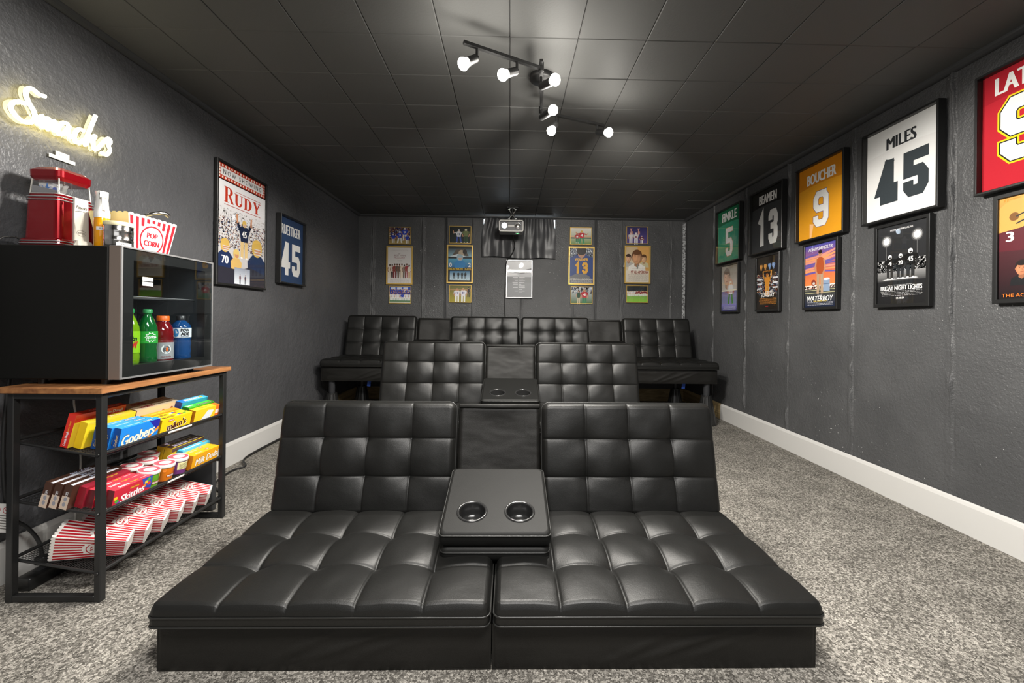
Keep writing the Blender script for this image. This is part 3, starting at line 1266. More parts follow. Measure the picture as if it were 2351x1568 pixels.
WHITE = hx('f2f1ee')
GJ = 'framed jerseys'
JW, JH, JZ = 0.452, 0.535, 1.822
jers = [
    ('jersey_frame', 'black framed green jersey with a white number 5 on the right wall', 4.055,
     jersey_art(hx('2f9a76'), hx('146b45'), 'FINKLE', WHITE, '5', WHITE, .27, .085, .188, .13, .275, -.064, .044, [(0.008, hx('c98b55'))], .145)),
    ('jersey_frame', 'black framed dark grey jersey with a white number 13 on the right wall', 3.447,
     jersey_art(hx('3c3d3f'), hx('141414'), 'BEAMEN', WHITE, '13', WHITE, .24, .075, .187, .27, .28, -.064, .052, (), .135)),
    ('jersey_frame', 'black framed orange jersey with a white number 9 on the right wall', 2.848,
     jersey_art(hx('eda31f'), hx('d8860e'), 'BOUCHER', WHITE, '9', WHITE, .27, .072, .165, .14, .245, -.058, .046, [(0.007, hx('5a3f7a'))], .150)),
    ('jersey_frame', 'black framed white jersey with a dark number 45 on the right wall', 2.258,
     jersey_art(hx('e9e8e6'), hx('efefed'), 'MILES', hx('2b2e31'), '45', hx('333a3e'), .178, .066, .165, .31, .245, -.047, .058, (), .14, serif=True)),
    ('jersey_frame', 'black framed red jersey with a yellow-edged white 9 on the right wall', 1.645,
     jersey_art(hx('bf1f2e'), hx('b01727'), 'LATTIMER', WHITE, '9L', WHITE, .335, .075, .195, .165, .27, -.012, .056, [(0.024, hx('f2d21e')), (0.010, hx('1c1c1c'))], .125)),
]
for nm, lb, y, art in jers:
    picture(nm, lb, 'right', y, JZ, JW, JH, 0.040, 0.011, m_blackframe, art, GJ, recess=0.022, cloth=True)
picture('jersey_frame', 'black framed blue jersey with a white number 45 on the left wall', 'left', 3.514, 1.515, 0.408, 0.545, 0.040, 0.011,
        m_blackframe, jersey_art(hx('2c4469'), hx('2a4166'), 'RUETTIGER', WHITE, '45', WHITE, .30, .08, .165, .30, .265, -.068, .052, (), .14), GJ, recess=0.022, cloth=True)


# ---- poster art: plain stand-ins built from simple figures
def speckle(P, x0, y0, x1, y1, n, pal, s):
    v, f, vc = [], [], []
    z = P.up()
    for _ in range(n):
        x, y, r = random.uniform(x0, x1), random.uniform(y0, y1), s * random.uniform(.5, 1.2)
        x, y = min(max(x, x0 + r), x1 - r), min(max(y, y0 + r), y1 - r)
        c = random.choice(pal)
        o = len(v)
        v += [(x - r, y - r, z), (x + r, y - r * .8, z), (x + r * .8, y + r, z), (x - r * .9, y + r * .9, z)]
        vc += [c] * 4
        f.append((o, o + 1, o + 2, o + 3))
    P.add(v, f, m_print, vcols=vc)


def player(P, x, y, h, jersey, helmet, pants, skin, num=None, numc=WHITE, pose='stand', mask=True, shade=0.7):
    """generic ball player: feet at (x, y), height h"""
    s = h
    dk = tuple(c * shade for c in jersey)
    if pose == 'bust':
        P.poly([(x - .30 * s, y), (x - .34 * s, y + .30 * s), (x - .16 * s, y + .46 * s), (x + .16 * s, y + .46 * s), (x + .34 * s, y + .30 * s), (x + .30 * s, y)], jersey)
        hy, hr = y + .62 * s, .19 * s
    else:
        spread = .16 if pose in ('throw', 'crouch') else .08
        for sg in (-1, 1):
            P.poly([(x + sg * .02 * s, y + .46 * s), (x + sg * .15 * s, y + .46 * s), (x + sg * (spread + .06) * s, y + .02 * s), (x + sg * (spread - .05) * s, y)], pants)
            P.ell(x + sg * (spread + .02) * s, y + .012 * s, .05 * s, .022 * s, WHITE, 8)
        P.poly([(x - .14 * s, y + .43 * s), (x - .17 * s, y + .62 * s), (x - .23 * s, y + .74 * s), (x - .12 * s, y + .83 * s), (x + .12 * s, y + .83 * s), (x + .23 * s, y + .74 * s), (x + .17 * s, y + .62 * s), (x + .14 * s, y + .43 * s)], jersey)
        if pose == 'arms_up':
            arms = [[(-.19, .76), (-.28, .90), (-.30, 1.06)], [(.19, .76), (.28, .90), (.29, 1.06)]]
        elif pose == 'throw':
            arms = [[(-.18, .75), (-.38, .72), (-.42, .86)], [(.18, .75), (.36, .70), (.46, .76)]]
        else:
            arms = [[(-.20, .75), (-.24, .58), (-.20, .44)], [(.20, .75), (.24, .58), (.20, .44)]]
        for a in arms:
            pts = [(x + p[0] * s, y + p[1] * s) for p in a]
            P.stroke(pts[:2], .085 * s, dk)
            P.stroke(pts[1:], .065 * s, skin)
            P.ell(pts[-1][0], pts[-1][1], .035 * s, .035 * s, skin, 10)
        hy, hr = y + .90 * s, .085 * s
    P.ell(x, hy, hr, hr * 1.05, helmet, 18)
    P.ell(x + hr * .12, hy - hr * .22, hr * .62, hr * .62, skin, 14)
    P.ell(x, hy + hr * .45, hr * .93, hr * .55, helmet, 14)
    if mask:
        for q in (-.1, -.42, -.72):
            P.stroke([(x - hr * .55, hy + hr * q), (x + hr * .8, hy + hr * q)], hr * .10, hx('d8d8d8'), cap=False)
    if num:
        P.text(num, x, y + (.22 if pose == 'bust' else .63) * s, (.30 if pose == 'bust' else .2) * s, (.22 if pose == 'bust' else .17) * s, numc, .05)


def person(P, x, y, h, top, bottom, skin, hair):
    for sg in (-1, 1):
        P.poly([(x + sg * .01 * h, y + .48 * h), (x + sg * .10 * h, y + .48 * h), (x + sg * .10 * h, y), (x + sg * .03 * h, y)], bottom)
    P.poly([(x - .10 * h, y + .45 * h), (x - .13 * h, y + .78 * h), (x - .04 * h, y + .83 * h), (x + .04 * h, y + .83 * h), (x + .13 * h, y + .78 * h), (x + .10 * h, y + .45 * h)], top)
    for sg in (-1, 1):
        P.stroke([(x + sg * .12 * h, y + .76 * h), (x + sg * .16 * h, y + .58 * h), (x + sg * .10 * h, y + .47 * h)], .045 * h, skin)
    P.ell(x, y + .92 * h, .055 * h, .072 * h, skin, 12)
    P.ell(x, y + .955 * h, .058 * h, .045 * h, hair, 12)


def face(P, x, y, r, skin, hair, shirt=None):
    if shirt:
        P.poly([(x - r * 1.5, y - r * 2.5), (x - r * 1.3, y - r * 1.4), (x - r * .4, y - r * .9), (x + r * .4, y - r * .9), (x + r * 1.3, y - r * 1.4), (x + r * 1.5, y - r * 2.5)], shirt)
    P.ell(x, y + r * .18, r * .86, r * 1.12, hair, 18)
    sh = tuple(c * .62 for c in skin)
    P.poly([(x - r * .34, y - r * .6), (x + r * .34, y - r * .6), (x + r * .42, y - r * 1.25), (x, y - r * 1.55), (x - r * .42, y - r * 1.25)], sh)
    for sg in (-1, 1):
        P.ell(x + sg * r * .76, y - r * .02, r * .12, r * .22, sh, 10)
    P.ell(x, y - r * .08, r * .74, r * .98, sh, 20)
    P.ell(x - r * .10, y - r * .05, r * .62, r * .92, skin, 20)
    P.ell(x - r * .26, y + r * .02, r * .30, r * .55, tuple(min(1, c * 1.18) for c in skin), 14)
    P.ell(x, y + r * .80, r * .74, r * .38, hair, 14)
    dk = tuple(c * .25 for c in skin)
    for sg in (-1, 1):
        P.ell(x + sg * r * .30, y + r * .12, r * .12, r * .06, dk, 8)
        P.stroke([(x + sg * r * .14, y + r * .28), (x + sg * r * .46, y + r * .30)], r * .06, dk, cap=False)
    P.stroke([(x, y + r * .05), (x + r * .05, y - r * .25)], r * .06, tuple(c * .7 for c in skin), cap=False)
    P.stroke([(x - r * .22, y - r * .52), (x + r * .22, y - r * .52)], r * .08, tuple(c * .5 for c in (skin[0], skin[1] * .6, skin[2] * .6)), cap=False)


def credits(P, x0, x1, y0, y1, n, col):
    for k in range(n):
        y = y0 + (y1 - y0) * k / max(1, n - 1)
        x = x0 + random.uniform(0, .06) * (x1 - x0)
        while x < x1 - .02 * (x1 - x0):
            l = random.uniform(.03, .11) * (x1 - x0)
            P.rect(x, y, min(x1, x + l), y + (y1 - y0) / n * .45, col)
            x += l + .018 * (x1 - x0)


SKIN, DSKIN = hx('c98f6b'), hx('7a4a30')
CROWD = [hx(c) for c in ('d9d6d2', 'b98e78', '8a4a44', '3e4a7a', 'e6e0d8', '6a6f80', 'caa98f', 'f4f2ee')]


def art_marquee(P, w, h):
    """now-showing header, red serif title, crowd and ball players"""
    W, H = w / 2, h / 2
    P.rect(-W, -H, W, H, hx('151515'))
    # header
    hh = .125 * h
    P.rect(-W + .004, H - hh - .004, W - .004, H - .004, hx('c23a22'))
    P.rect(-W + .026, H - hh + .018, W - .026, H - .026, hx('f0efee'))
    nb = 17
    for i in range(nb):
        x = -W + .015 + (w - .03) * i / (nb - 1)
        for y in (H - .015, H - hh + .007):
            P.ell(x, y, .0075, .0075, hx('fff6ea'), 8)
    for i in range(1, 4):
        y = H - .015 - (hh - .022) * i / 4
        for x in (-W + .015, W - .015):
            P.ell(x, y, .0075, .0075, hx('fff6ea'), 8)
    P.text('N O W   S H O W I N G', 0, H - hh / 2 - .004, w * .80, .030, hx('1a1a1a'), 0.0)
    # body
    yb = H - hh - .012
    P.grad(-W, -H, W, yb, hx('b9b4b4'), hx('f3f2f4'))
    speckle(P, -W, -H + .30 * h, W, -H + .56 * h, 1500, CROWD, .0042)
    speckle(P, -W, -H + .56 * h, W, -H + .64 * h, 300, [hx('d9d6d6'), hx('c9c2c2'), hx('e9e6e6')], .0042)
    serif_title(P, 'RUDY', 0, H - .262 * h, w * .78, .105 * h, hx('c0371f'))
    P.stroke([(-w * .16, H - .193 * h), (w * .38, H - .193 * h)], .0028, hx('b0301f'))
    P.stroke([(-w * .38, H - .334 * h), (w * .38, H - .334 * h)], .0035, hx('b0301f'))
    player(P, .012, -H + .24 * h, .345 * h, hx('16233f'), hx('d9b45c'), hx('e0c187'), SKIN, '45', WHITE, 'arms_up')
    player(P, -W * .72, -H + .135 * h, .30 * h, hx('1c2d55'), hx('d8b25a'), WHITE, SKIN, '70', WHITE, 'bust')
    player(P, -W * .28, -H + .13 * h, .22 * h, hx('d9b26a'), hx('e2c274'), WHITE, SKIN, None, WHITE, 'bust', False)
    player(P, W * .62, -H + .10 * h, .42 * h, hx('1d2a4c'), hx('d9b358'), WHITE, SKIN, None, WHITE, 'bust')
    P.poly([(-W, -H), (W, -H), (W, -H + .12 * h), (W * .3, -H + .17 * h), (-W * .2, -H + .13 * h), (-W, -H + .14 * h)], hx('2b2a36'))
    P.grad(-W * .35, -H + .005, W * .3, -H + .15 * h, hx('e6ebf2'), hx('8f96a6'))
    for x in (-.06 * w, .05 * w):
        person(P, x, -H + .01 * h, .085 * h, hx('33405e'), hx('222a3a'), SKIN, hx('222222'))


def serif_title(P, s, cx, cy, w, h, col):
    n = len(s)
    cw = w / n
    for k, ch in enumerate(s):
        x0 = cx - w / 2 + k * cw + cw * .05
        y0 = cy - h / 2
        W_, T, t, sf = cw * .90, cw * .26, cw * .10, cw * .05
        sc_ = 1.28 if k == 0 else 1.0
        h_ = h * (1.25 if k == 0 else 1.0)

        def R(a, b2, c, d):
            P.rect(x0 + a * W_, y0 + b2 * h_, x0 + c * W_, y0 + d * h_, col)

        def arc(ax, ay, rx, ry, th, a0, a1):
            m_ = 14
            z = P.up()
            v, f = [], []
            for i in range(m_ + 1):
                tt = a0 + (a1 - a0) * i / m_
                kx = th * abs(math.cos(tt)) + t * .7 * abs(math.sin(tt))
                v.append((x0 + ax * W_ + rx * W_ * math.cos(tt), y0 + ay * h_ + ry * h_ * math.sin(tt), z))
                v.append((x0 + ax * W_ + (rx * W_ - kx) * math.cos(tt), y0 + ay * h_ + (ry * h_ - t * .8) * math.sin(tt), z))
            for i in range(m_):
                f.append((2 * i, 2 * i + 2, 2 * i + 3, 2 * i + 1))
            P.add(v, f, m_print, col)

        if ch == 'R':
            R(.10, 0, .36, 1)
            R(0, 0, .46, .05)
            R(0, .95, .5, 1)
            R(.3, .47, .55, .52)
            arc(.46, .735, .46, .265, T, -PI / 2, PI / 2)
            P.poly([(x0 + .44 * W_, y0 + .5 * h_), (x0 + .68 * W_, y0 + .5 * h_), (x0 + 1.04 * W_, y0 + .0 * h_), (x0 + .76 * W_, y0)], col)
        elif ch == 'U':
            R(.10, .28, .36, 1)
            R(0, .95, .46, 1)
            R(.78, .28, .90, 1)
            R(.66, .95, 1.0, 1)
            arc(.5, .30, .40, .30, T * .95, PI, 2 * PI)
        elif ch == 'D':
            R(.10, 0, .36, 1)
            R(0, 0, .5, .05)
            R(0, .95, .5, 1)
            arc(.42, .5, .55, .5, T * 1.1, -PI / 2, PI / 2)
        elif ch == 'Y':
            R(.37, 0, .63, .45)
            R(.25, 0, .75, .05)
            P.poly([(x0 + .05 * W_, y0 + h_), (x0 + .33 * W_, y0 + h_), (x0 + .63 * W_, y0 + .45 * h_), (x0 + .37 * W_, y0 + .40 * h_)], col)
            P.poly([(x0 + .82 * W_, y0 + h_), (x0 + .93 * W_, y0 + h_), (x0 + .63 * W_, y0 + .42 * h_), (x0 + .5 * W_, y0 + .40 * h_)], col)
            R(-.02, .95, .44, 1)
            R(.70, .95, 1.04, 1)


picture('movie_poster', 'tall black framed poster with a red-dotted header strip on the left wall', 'left', 2.888, 1.5625, 0.53, 0.782, 0.020, 0.014,
        m_blackframe, art_marquee, 'framed posters')


def art_hands(P, w, h):
    W, H = w / 2, h / 2
    P.grad(-W, -H, W, H, hx('7f7cc0'), hx('77736a'))
    P.grad(-W, -H * .1, W, H, hx('c9c3bd'), hx('8a8272'))
    face(P, -W * .35, H * .48, .075, hx('c7a28a'), hx('5a4a3c'))
    P.ell(W * .05, H * .10, .06, .075, hx('c79b86'), 16)
    player(P, W * .15, -H * .72, .23, hx('e9e9ea'), hx('e4ded0'), hx('3d7a3a'), SKIN, None, WHITE, 'crouch', False)
    P.rect(-W, -H * .12, W, -H * .07, hx('efe9d2'))
    P.text('THE SEASON', 0, -H * .17, w * .6, .016, hx('a83232'), .03)
    P.grad(-W, -H, W, -H * .70, hx('37356b'), hx('8f8bd0'))
    credits(P, -W * .8, W * .8, -H * .93, -H * .82, 4, hx('d6d4ea'))


def art_sunday(P, w, h):
    W, H = w / 2, h / 2
    P.rect(-W, -H, W, H, hx('1d1611'))
    for k, x in enumerate((-.6, -.2, .2, .55)):
        face(P, W * x, H * .66, .026, (hx('d89a4a') if k < 2 else hx('86a6d8')), hx('2a1d14'))
    P.text('ON ANY GIVEN', 0, H * .44, w * .42, .014, hx('d88d2c'), .02)
    speckle(P, -W, -H * .45, W, H * .36, 420, [hx(c) for c in ('b9c4d6', '3a4a6c', 'e4e4e6', '8f2f2a', '55606e', 'caa27c')], .0055)
    for x in (-.72, .72):
        for y in (.16, -.02, -.2):
            P.rect(W * x - .035, H * y - .006, W * x + .035, H * y + .006, hx('e4e6ea'))
    player(P, 0, -H * .50, .19, hx('d98f2f'), hx('b06a22'), hx('d9963a'), hx('e0a24a'), None, WHITE, 'arms_up', False)
    P.text('GIVEN', W * .2, -H * .36, w * .36, .020, WHITE, .03)
    P.text('SUNDAY', W * .05, -H * .46, w * .62, .034, WHITE, .02)
    credits(P, -W * .75, W * .85, -H * .80, -H * .60, 6, hx('c98433'))
    P.rect(-W * .12, -H * .90, W * .14, -H * .87, hx('b02a2a'))


def art_water(P, w, h):
    W, H = w / 2, h / 2
    P.grad(-W, H * .05, W, H, hx('e0784a'), hx('4a50a8'))
    P.grad(-W, -H * .32, W, H * .05, hx('f08a4a'), hx('e0784a'))
    for k in range(9):
        y = H * (.05 + .07 * k)
        P.poly([(-W, y), (W * random.uniform(-.2, .6), y + .012), (W, y + .006 * k), (W, y + .010 + .006 * k), (0, y + .022), (-W, y + .014)], random.choice([hx('e89a86'), hx('8a6aa8'), hx('f2a268'), hx('6a5aa8')]))
    P.rect(-W, -H * .42, W, -H * .30, hx('f2ece2'))
    speckle(P, -W, -H * .42, W, -H * .33, 160, [hx('b8553a'), hx('e8e0d6'), hx('7a5a50')], .004)
    P.grad(-W, -H, W, -H * .42, hx('16203a'), hx('4a4a44'))
    for y in (-.46, -.55):
        P.rect(-W, H * y - .0015, W, H * y + .0015, hx('d9d2a0'))
    person(P, W * .0, -H * .58, .30, hx('b4552c'), hx('b89c80'), SKIN, hx('2b1c14'))
    P.ell(-W * .42, -H * .22, .022, .022, hx('8f3a2c'), 14)
    P.ell(-W * .40, -H * .24, .012, .010, hx('d8d2ca'), 12)
    P.rect(W * .22, -H * .52, W * .62, -H * .14, hx('8fa4c0'))
    P.ell(W * .42, -H * .14, W * .20, .009, hx('dfe8f2'), 16)
    P.rect(W * .22, -H * .30, W * .62, -H * .28, hx('5a6f90'))
    P.text('ADAM SANDLER', -W * .02, H * .86, w * .78, .022, WHITE, .03, .25)
    P.text('THE', W * .0, -H * .655, w * .16, .012, WHITE, .03, .2)
    P.text('WATERBOY', 0, -H * .735, w * .84, .036, WHITE, .045, .2)
    P.text('High-Quality H2O', W * .02, -H * .815, w * .42, .011, hx('e8c832'), .02)
    credits(P, -W * .85, W * .85, -H * .94, -H * .86, 3, hx('b8b8c0'))


def art_lights(P, w, h):
    W, H = w / 2, h / 2
    P.grad(-W, -H, W, H, hx('1b1b1c'), hx('2c2d2f'))
    P.text('HOPE COMES ALIVE', 0, H * .88, w * .46, .010, hx('e8e8e8'), .02)
    for x, y in ((-.62, .62), (.62, .66)):
        for r, c in ((.034, '4a4a4b'), (.027, '9a9a9a'), (.019, 'ffffff')):
            P.ell(W * x, H * y, r, r, hx(c), 20)
        P.stroke([(W * x, H * y - .02), (W * x, H * .02)], .003, hx('6a6a6a'))
    speckle(P, -W, -H * .18, W, H * .12, 700, [hx(c) for c in ('f2f2f2', '9a9a9a', '4a4a4a', 'd0d0d0', '222222')], .0042)
    P.grad(-W, -H * .42, W, -H * .18, hx('3c3c3c'), hx('8a8a8a'))
    for x, n in ((-.46, '4'), (-.02, '20'), (.38, '45')):
        player(P, W * x, -H * .36, .135 + (.02 if n == '45' else 0), hx('101010'), hx('f0f0f0'), hx('2a2a2a'), hx('2a2a2a'), n, WHITE, 'stand', False)
        P.poly([(W * x - .03, -H * .37), (W * x + .03, -H * .36), (W * x + .045, -H * .385), (W * x - .05, -H * .39)], hx('d8d8d8'))
    credits(P, -W * .55, W * .55, -H * .53, -H * .515, 1, hx('cfcfcf'))
    P.text('FRIDAY NIGHT LIGHTS', 0, -H * .60, w * .84, .024, WHITE, .035)
    credits(P, -W * .85, W * .85, -H * .80, -H * .69, 4, hx('9a9a9a'))
    P.text('10.08.04', 0, -H * .86, w * .16, .010, WHITE, .02)


def art_program(P, w, h):
    W, H = w / 2, h / 2
    P.grad(-W, H * .1, W, H, hx('7a4a20'), hx('e0a04a'))
    P.grad(-W, -H, W, H * .1, hx('141013'), hx('4a1a22'))
    P.text('"Terrific!"', -W * .02, H * .89, w * .86, .036, hx('e88a2a'), .02, .2)
    P.ell(-W * .5, H * .55, .095, .085, hx('d8a350'), 24)
    P.ell(-W * .62, H * .60, .018, .018, hx('7a4f1e'), 14)
    for r in (0.0, .03, .06):
        P.stroke([(-W * .55, H * .60 - r), (-W * .1, H * .72 - r), (W * .3, H * .62 - r * 1.2)], .006, hx('26282c'))
    P.ell(W * .3, H * .45, .055, .07, hx('c99064'), 18)
    P.poly([(-W, H * .32), (-W * .3, H * .38), (W * .5, H * .22), (W, H * .05), (W, -H * .12), (-W, -H * .05)], hx('5a1622'))
    P.text('3', -W * .72, H * .22, .030, .042, WHITE, .05)
    face(P, -W * .42, -H * .42, .028, hx('c07d58'), hx('1c1210'), hx('16171a'))
    face(P, -W * .02, -H * .38, .034, hx('d09568'), hx('c08a42'), hx('121316'))
    face(P, W * .5, -H * .40, .030, hx('c58a60'), hx('2a1a12'), hx('3a1a1e'))
    P.rect(-W * .12, -H * .355, W * .08, -H * .335, hx('0c0c0c'))
    P.text('THE ACTION KICKS OFF', 0, -H * .93, w * .9, .014, hx('e8782a'), .03)


GP = 'framed posters'
PW, PH, PZ = 0.325, 0.470, 1.302
for lb, y, art, fw in (
        ('small black framed pale lilac poster under the green jersey', 4.035, art_hands, .016),
        ('small black framed poster of an orange figure under the grey 13 jersey', 3.434, art_sunday, .016),
        ('black framed poster with an orange and purple sunset sky under the orange jersey', 2.845, art_water, .018),
        ('black framed black and white poster of three players under the white jersey', 2.247, art_lights, .018),
        ('black framed poster with a gold helmet under the red jersey', 1.645, art_program, .018)):
    picture('movie_poster', lb, 'right', y, PZ, PW, PH, 0.024, fw, m_blackframe, art, GP)


# ---- back wall: gold frames
def photo_art(sky, ground, kind):
    def art(P, w, h):
        W, H = w / 2, h / 2
        P.grad(-W, -H, W, H, ground, sky)
        if kind == 'bluecrowd':
            speckle(P, -W, -H * .6, W, H, 420, [hx(c) for c in ('2a3fae', '8a3a34', 'e6e2e4', '3a2a30', 'caa090', '1c2a7a', 'c9855f')], .006)
            player(P, -W * .02, -H * .9, .145, hx('2440b4'), hx('dfe4f4'), WHITE, SKIN, '3', WHITE, 'crouch')
            player(P, W * .45, -H * .55, .15, hx('2846c4'), hx('e8ecf6'), WHITE, SKIN, '9', WHITE)
            player(P, -W * .62, -H * .9, .11, hx('3048b8'), hx('e8ecf6'), WHITE, SKIN, None, WHITE)
            player(P, W * .7, -H * .95, .10, hx('2442b8'), hx('3a5ad0'), WHITE, SKIN, None, WHITE)
        elif kind == 'night':
            player(P, -W * .12, -H * .95, .16, hx('e4e6ea'), hx('e8e8ea'), hx('3a52a8'), SKIN, '12', hx('20305c'), 'throw')
            player(P, W * .55, -H * .95, .17, hx('6f7a4a'), hx('cfc9a0'), hx('2c4a2a'), SKIN, None, WHITE)
        elif kind == 'pass':
            P.rect(-W, -H * .25, W, H * .05, hx('c9a888'))
            P.rect(-W, -H * .32, W, -H * .16, hx('3c5a4c'))
            player(P, -W * .35, -H * .85, .12, hx('b01f2c'), hx('c09a3a'), hx('2f7a52'), SKIN, '8', WHITE, 'stand')
            player(P, W * .08, -H * .98, .165, hx('c2202e'), hx('d8a93a'), hx('2f8a5c'), SKIN, '4', WHITE, 'throw')
        elif kind == 'hands':
            player(P, -W * .6, -H * 1.0, .13, hx('d8d2d4'), hx('d8d8da'), WHITE, SKIN, None, WHITE)
            player(P, -W * .1, -H * 1.15, .145, hx('d6d0d2'), hx('dcd8da'), WHITE, SKIN, '80', hx('7a1f2c'), 'arms_up')
            player(P, W * .45, -H * 1.05, .10, hx('6a2230'), hx('c9b0b4'), WHITE, SKIN, '70', WHITE)
            for x in (-.62, .1):
                P.stroke([(W * x, H * .1), (W * x + .004, H * .62)], .010, hx('d9a08c'))
                for k in range(4):
                    P.stroke([(W * x + .004, H * .6), (W * x - .010 + .009 * k, H * .84)], .0042, hx('d9a08c'))
        elif kind == 'team':
            P.rect(-W, H * .5, W, H, hx('2a50b4'))
            for k in range(3):
                P.rect(-W * .9 + W * .6 * k, H * .62, -W * .45 + W * .6 * k, H * .92, hx('cfd6e8'))
            for r in range(3):
                zk = P.z
                for k in range(9):
                    P.z = zk + (k % 2) * 0.0004
                    player(P, -W * .86 + W * .215 * k + (.006 if r % 2 else 0), -H * .15 - H * .27 * r, .085, random.choice([hx('e6e6ea'), hx('2846b8'), hx('23399c'), hx('ece6e2')]), random.choice([SKIN, DSKIN, hx('3a2a22')]), WHITE, random.choice([SKIN, DSKIN]), None, WHITE, 'stand', False)
            P.rect(-W, -H, W, -H * .86, hx('cfd2c4'))
        elif kind == 'pair':
            P.rect(-W, H * .45, W, H * .62, hx('b08a5a'))
            player(P, -W * .3, -H * .98, .165, hx('eceaf0'), SKIN, WHITE, SKIN, '12', hx('2a2a7a'), 'stand', False)
            player(P, W * .28, -H * .98, .17, hx('eceaf0'), hx('c9a070'), WHITE, SKIN, '22', hx('2a2a7a'), 'stand', False)
            person(P, W * .78, -H * .4, .12, hx('1a1a1c'), hx('1a1a1c'), SKIN, hx('222222'))
        elif kind == 'coach':
            speckle(P, -W, H * .2, W, H, 160, [hx(c) for c in ('d8dce6', '7a86a0', 'e8e4e0', '5a5a62', 'b0a8a0')], .007)
            person(P, -W * .28, -H * 1.15, .175, hx('1f4a34'), hx('c9bb9c'), SKIN, hx('3a2a20'))
            player(P, W * .28, -H * 1.1, .18, hx('c01f2e'), hx('b98860'), hx('2f7a52'), SKIN, '4', WHITE, 'stand', False)
        elif kind == 'field':
            P.rect(-W, H * .38, W, H, hx('1b2024'))
            for k in range(4):
                P.poly([(-W, H * (.5 + .12 * k)), (W, H * (.42 + .12 * k)), (W, H * (.44 + .12 * k)), (-W, H * (.53 + .12 * k))], hx('3a4248'))
            zk = P.z
            for k in range(26):
                P.z = zk + (k % 2) * 0.0004
                player(P, -W * .95 + W * 1.9 * k / 25, -H * .22 + random.uniform(-.004, .01), .058, (hx('e6e4e2') if k < 11 else hx('8a2430')), random.choice([hx('d8c49a'), hx('c9c9cc')]), WHITE, SKIN, None, WHITE, 'stand', False)
    return art


def art_holiday(P, w, h):
    W, H = w / 2, h / 2
    P.rect(-W, -H, W, H, hx('e4e0dd'))
    for y in (.90, .84):
        credits(P, -W * .7, W * .75, H * y, H * y + .004, 1, hx('9a928e'))
    P.text('The', -W * .05, H * .66, w * .10, .014, hx('6a5a58'), 0, .3)
    P.text('BEST MAN', 0, H * .56, w * .48, .020, hx('8a5a5c'), .0)
    P.text('HOLIDAY', 0, H * .44, w * .46, .022, hx('a86a6c'), .0)
    credits(P, -W * .2, W * .22, H * .24, H * .28, 2, hx('9a928e'))
    cols = [('e8dccb', 'd8c8b4'), ('d8d0c8', '3a2a26'), ('8a2f35', '8a2f35'), ('5a544f', '5a544f'), ('6a5a50', '7a6a5a'), ('e4d4be', 'e4d4be'), ('8c8078', '6a6058'), ('a02f38', 'a02f38'), ('f0e6d8', 'd9b890')]
    for k, (a, c) in enumerate(cols):
        person(P, -W * .82 + W * 1.64 * k / 8, -H * .72 + (.006 if k % 2 else 0), .165 + random.uniform(-.008, .012), hx(a), hx(c), hx('8a5a40'), hx('2a1c18'))
    credits(P, -W * .85, W * .85, -H * .95, -H * .84, 3, hx('b0a8a2'))


def art_bluelights(P, w, h):
    W, H = w / 2, h / 2
    P.rect(-W, -H, W, H, hx('15191d'))
    P.grad(-W, H * .42, W, H * .92, hx('8fb4c4'), hx('2a3034'))
    P.poly([(-W * .7, H * .46), (-W * .3, H * .86), (W * .4, H * .88), (W * .75, H * .46)], hx('5a5248'))
    P.ell(W * .12, H * .62, .036, .04, hx('b8a68e'), 16)
    P.ell(W * .42, H * .70, .026, .03, hx('2a2320'), 14)
    P.poly([(-W * .9, H * .44), (-W * .2, H * .58), (W * .5, H * .46), (W * .3, H * .40)], hx('d8e2e6'))
    P.grad(-W, -H * .18, W, H * .32, hx('1f6aa8'), hx('5aa8c8'))
    player(P, 0, -H * .20, .20, hx('2f86c4'), hx('9ab4c2'), WHITE, SKIN, None, WHITE, 'bust')
    P.text('0', -W * .80, -H * .04, .032, .05, WHITE, .05)
    P.text('2', W * .82, -H * .04, .032, .05, WHITE, .05)
    P.text('FRIDAY NIGHT LIGHTS', 0, -H * .265, w * .96, .028, hx('d8b52c'), .04)
    P.grad(-W * .85, -H * .9, W * .85, -H * .38, hx('d8eef6'), hx('3a7aa4'))
    for k in range(9):
        P.stroke([(-W * .85 + W * 1.7 * k / 8, -H * .9), (-W * .3 + W * .6 * k / 8, -H * .62)], .002, hx('7ab0cc'))
    for x in (-.5, -.12, .2, .48):
        person(P, W * x, -H * .82, .085, hx('0c1418'), hx('0c1418'), hx('1a2428'), hx('0c1418'))


def art_warner(P, w, h):
    W, H = w / 2, h / 2
    P.grad(-W, -H, W, H, hx('1c2836'), hx('6a7484'))
    speckle(P, -W, H * .5, W, H, 260, [hx(c) for c in ('8a94a4', 'c8ccd4', '4a525e', 'e8eaee')], .006)
    P.poly([(-W, -H), (-W, H * .45), (-W * .4, H * .62), (W * .4, H * .62), (W, H * .45), (W, -H)], hx('24407e'))
    P.ell(0, H * .68, .045, .05, hx('b98a6c'), 18)
    P.ell(0, H * .86, .06, .055, hx('2a2524'), 18)
    P.text('WARNER', 0, H * .36, w * .58, .036, hx('e0ac2c'), .05)
    digits(P, '13', 0, -H * .12, w * .56, .135, .030, hx('e3a826'))
    P.poly([(-W, -H), (-W, -H * .62), (-W * .5, -H * .46), (W * .3, -H * .44), (W * .7, -H * .6), (W, -H), ], hx('6f7074'))
    P.text('AMERICAN UNDERDOG', 0, -H * .77, w * .97, .020, hx('f2efe6'), .0)
    credits(P, -W * .3, W * .3, -H * .68, -H * .665, 1, hx('d8b04a'))
    credits(P, -W * .95, W * .95, -H * .95, -H * .86, 3, hx('c9c9cc'))


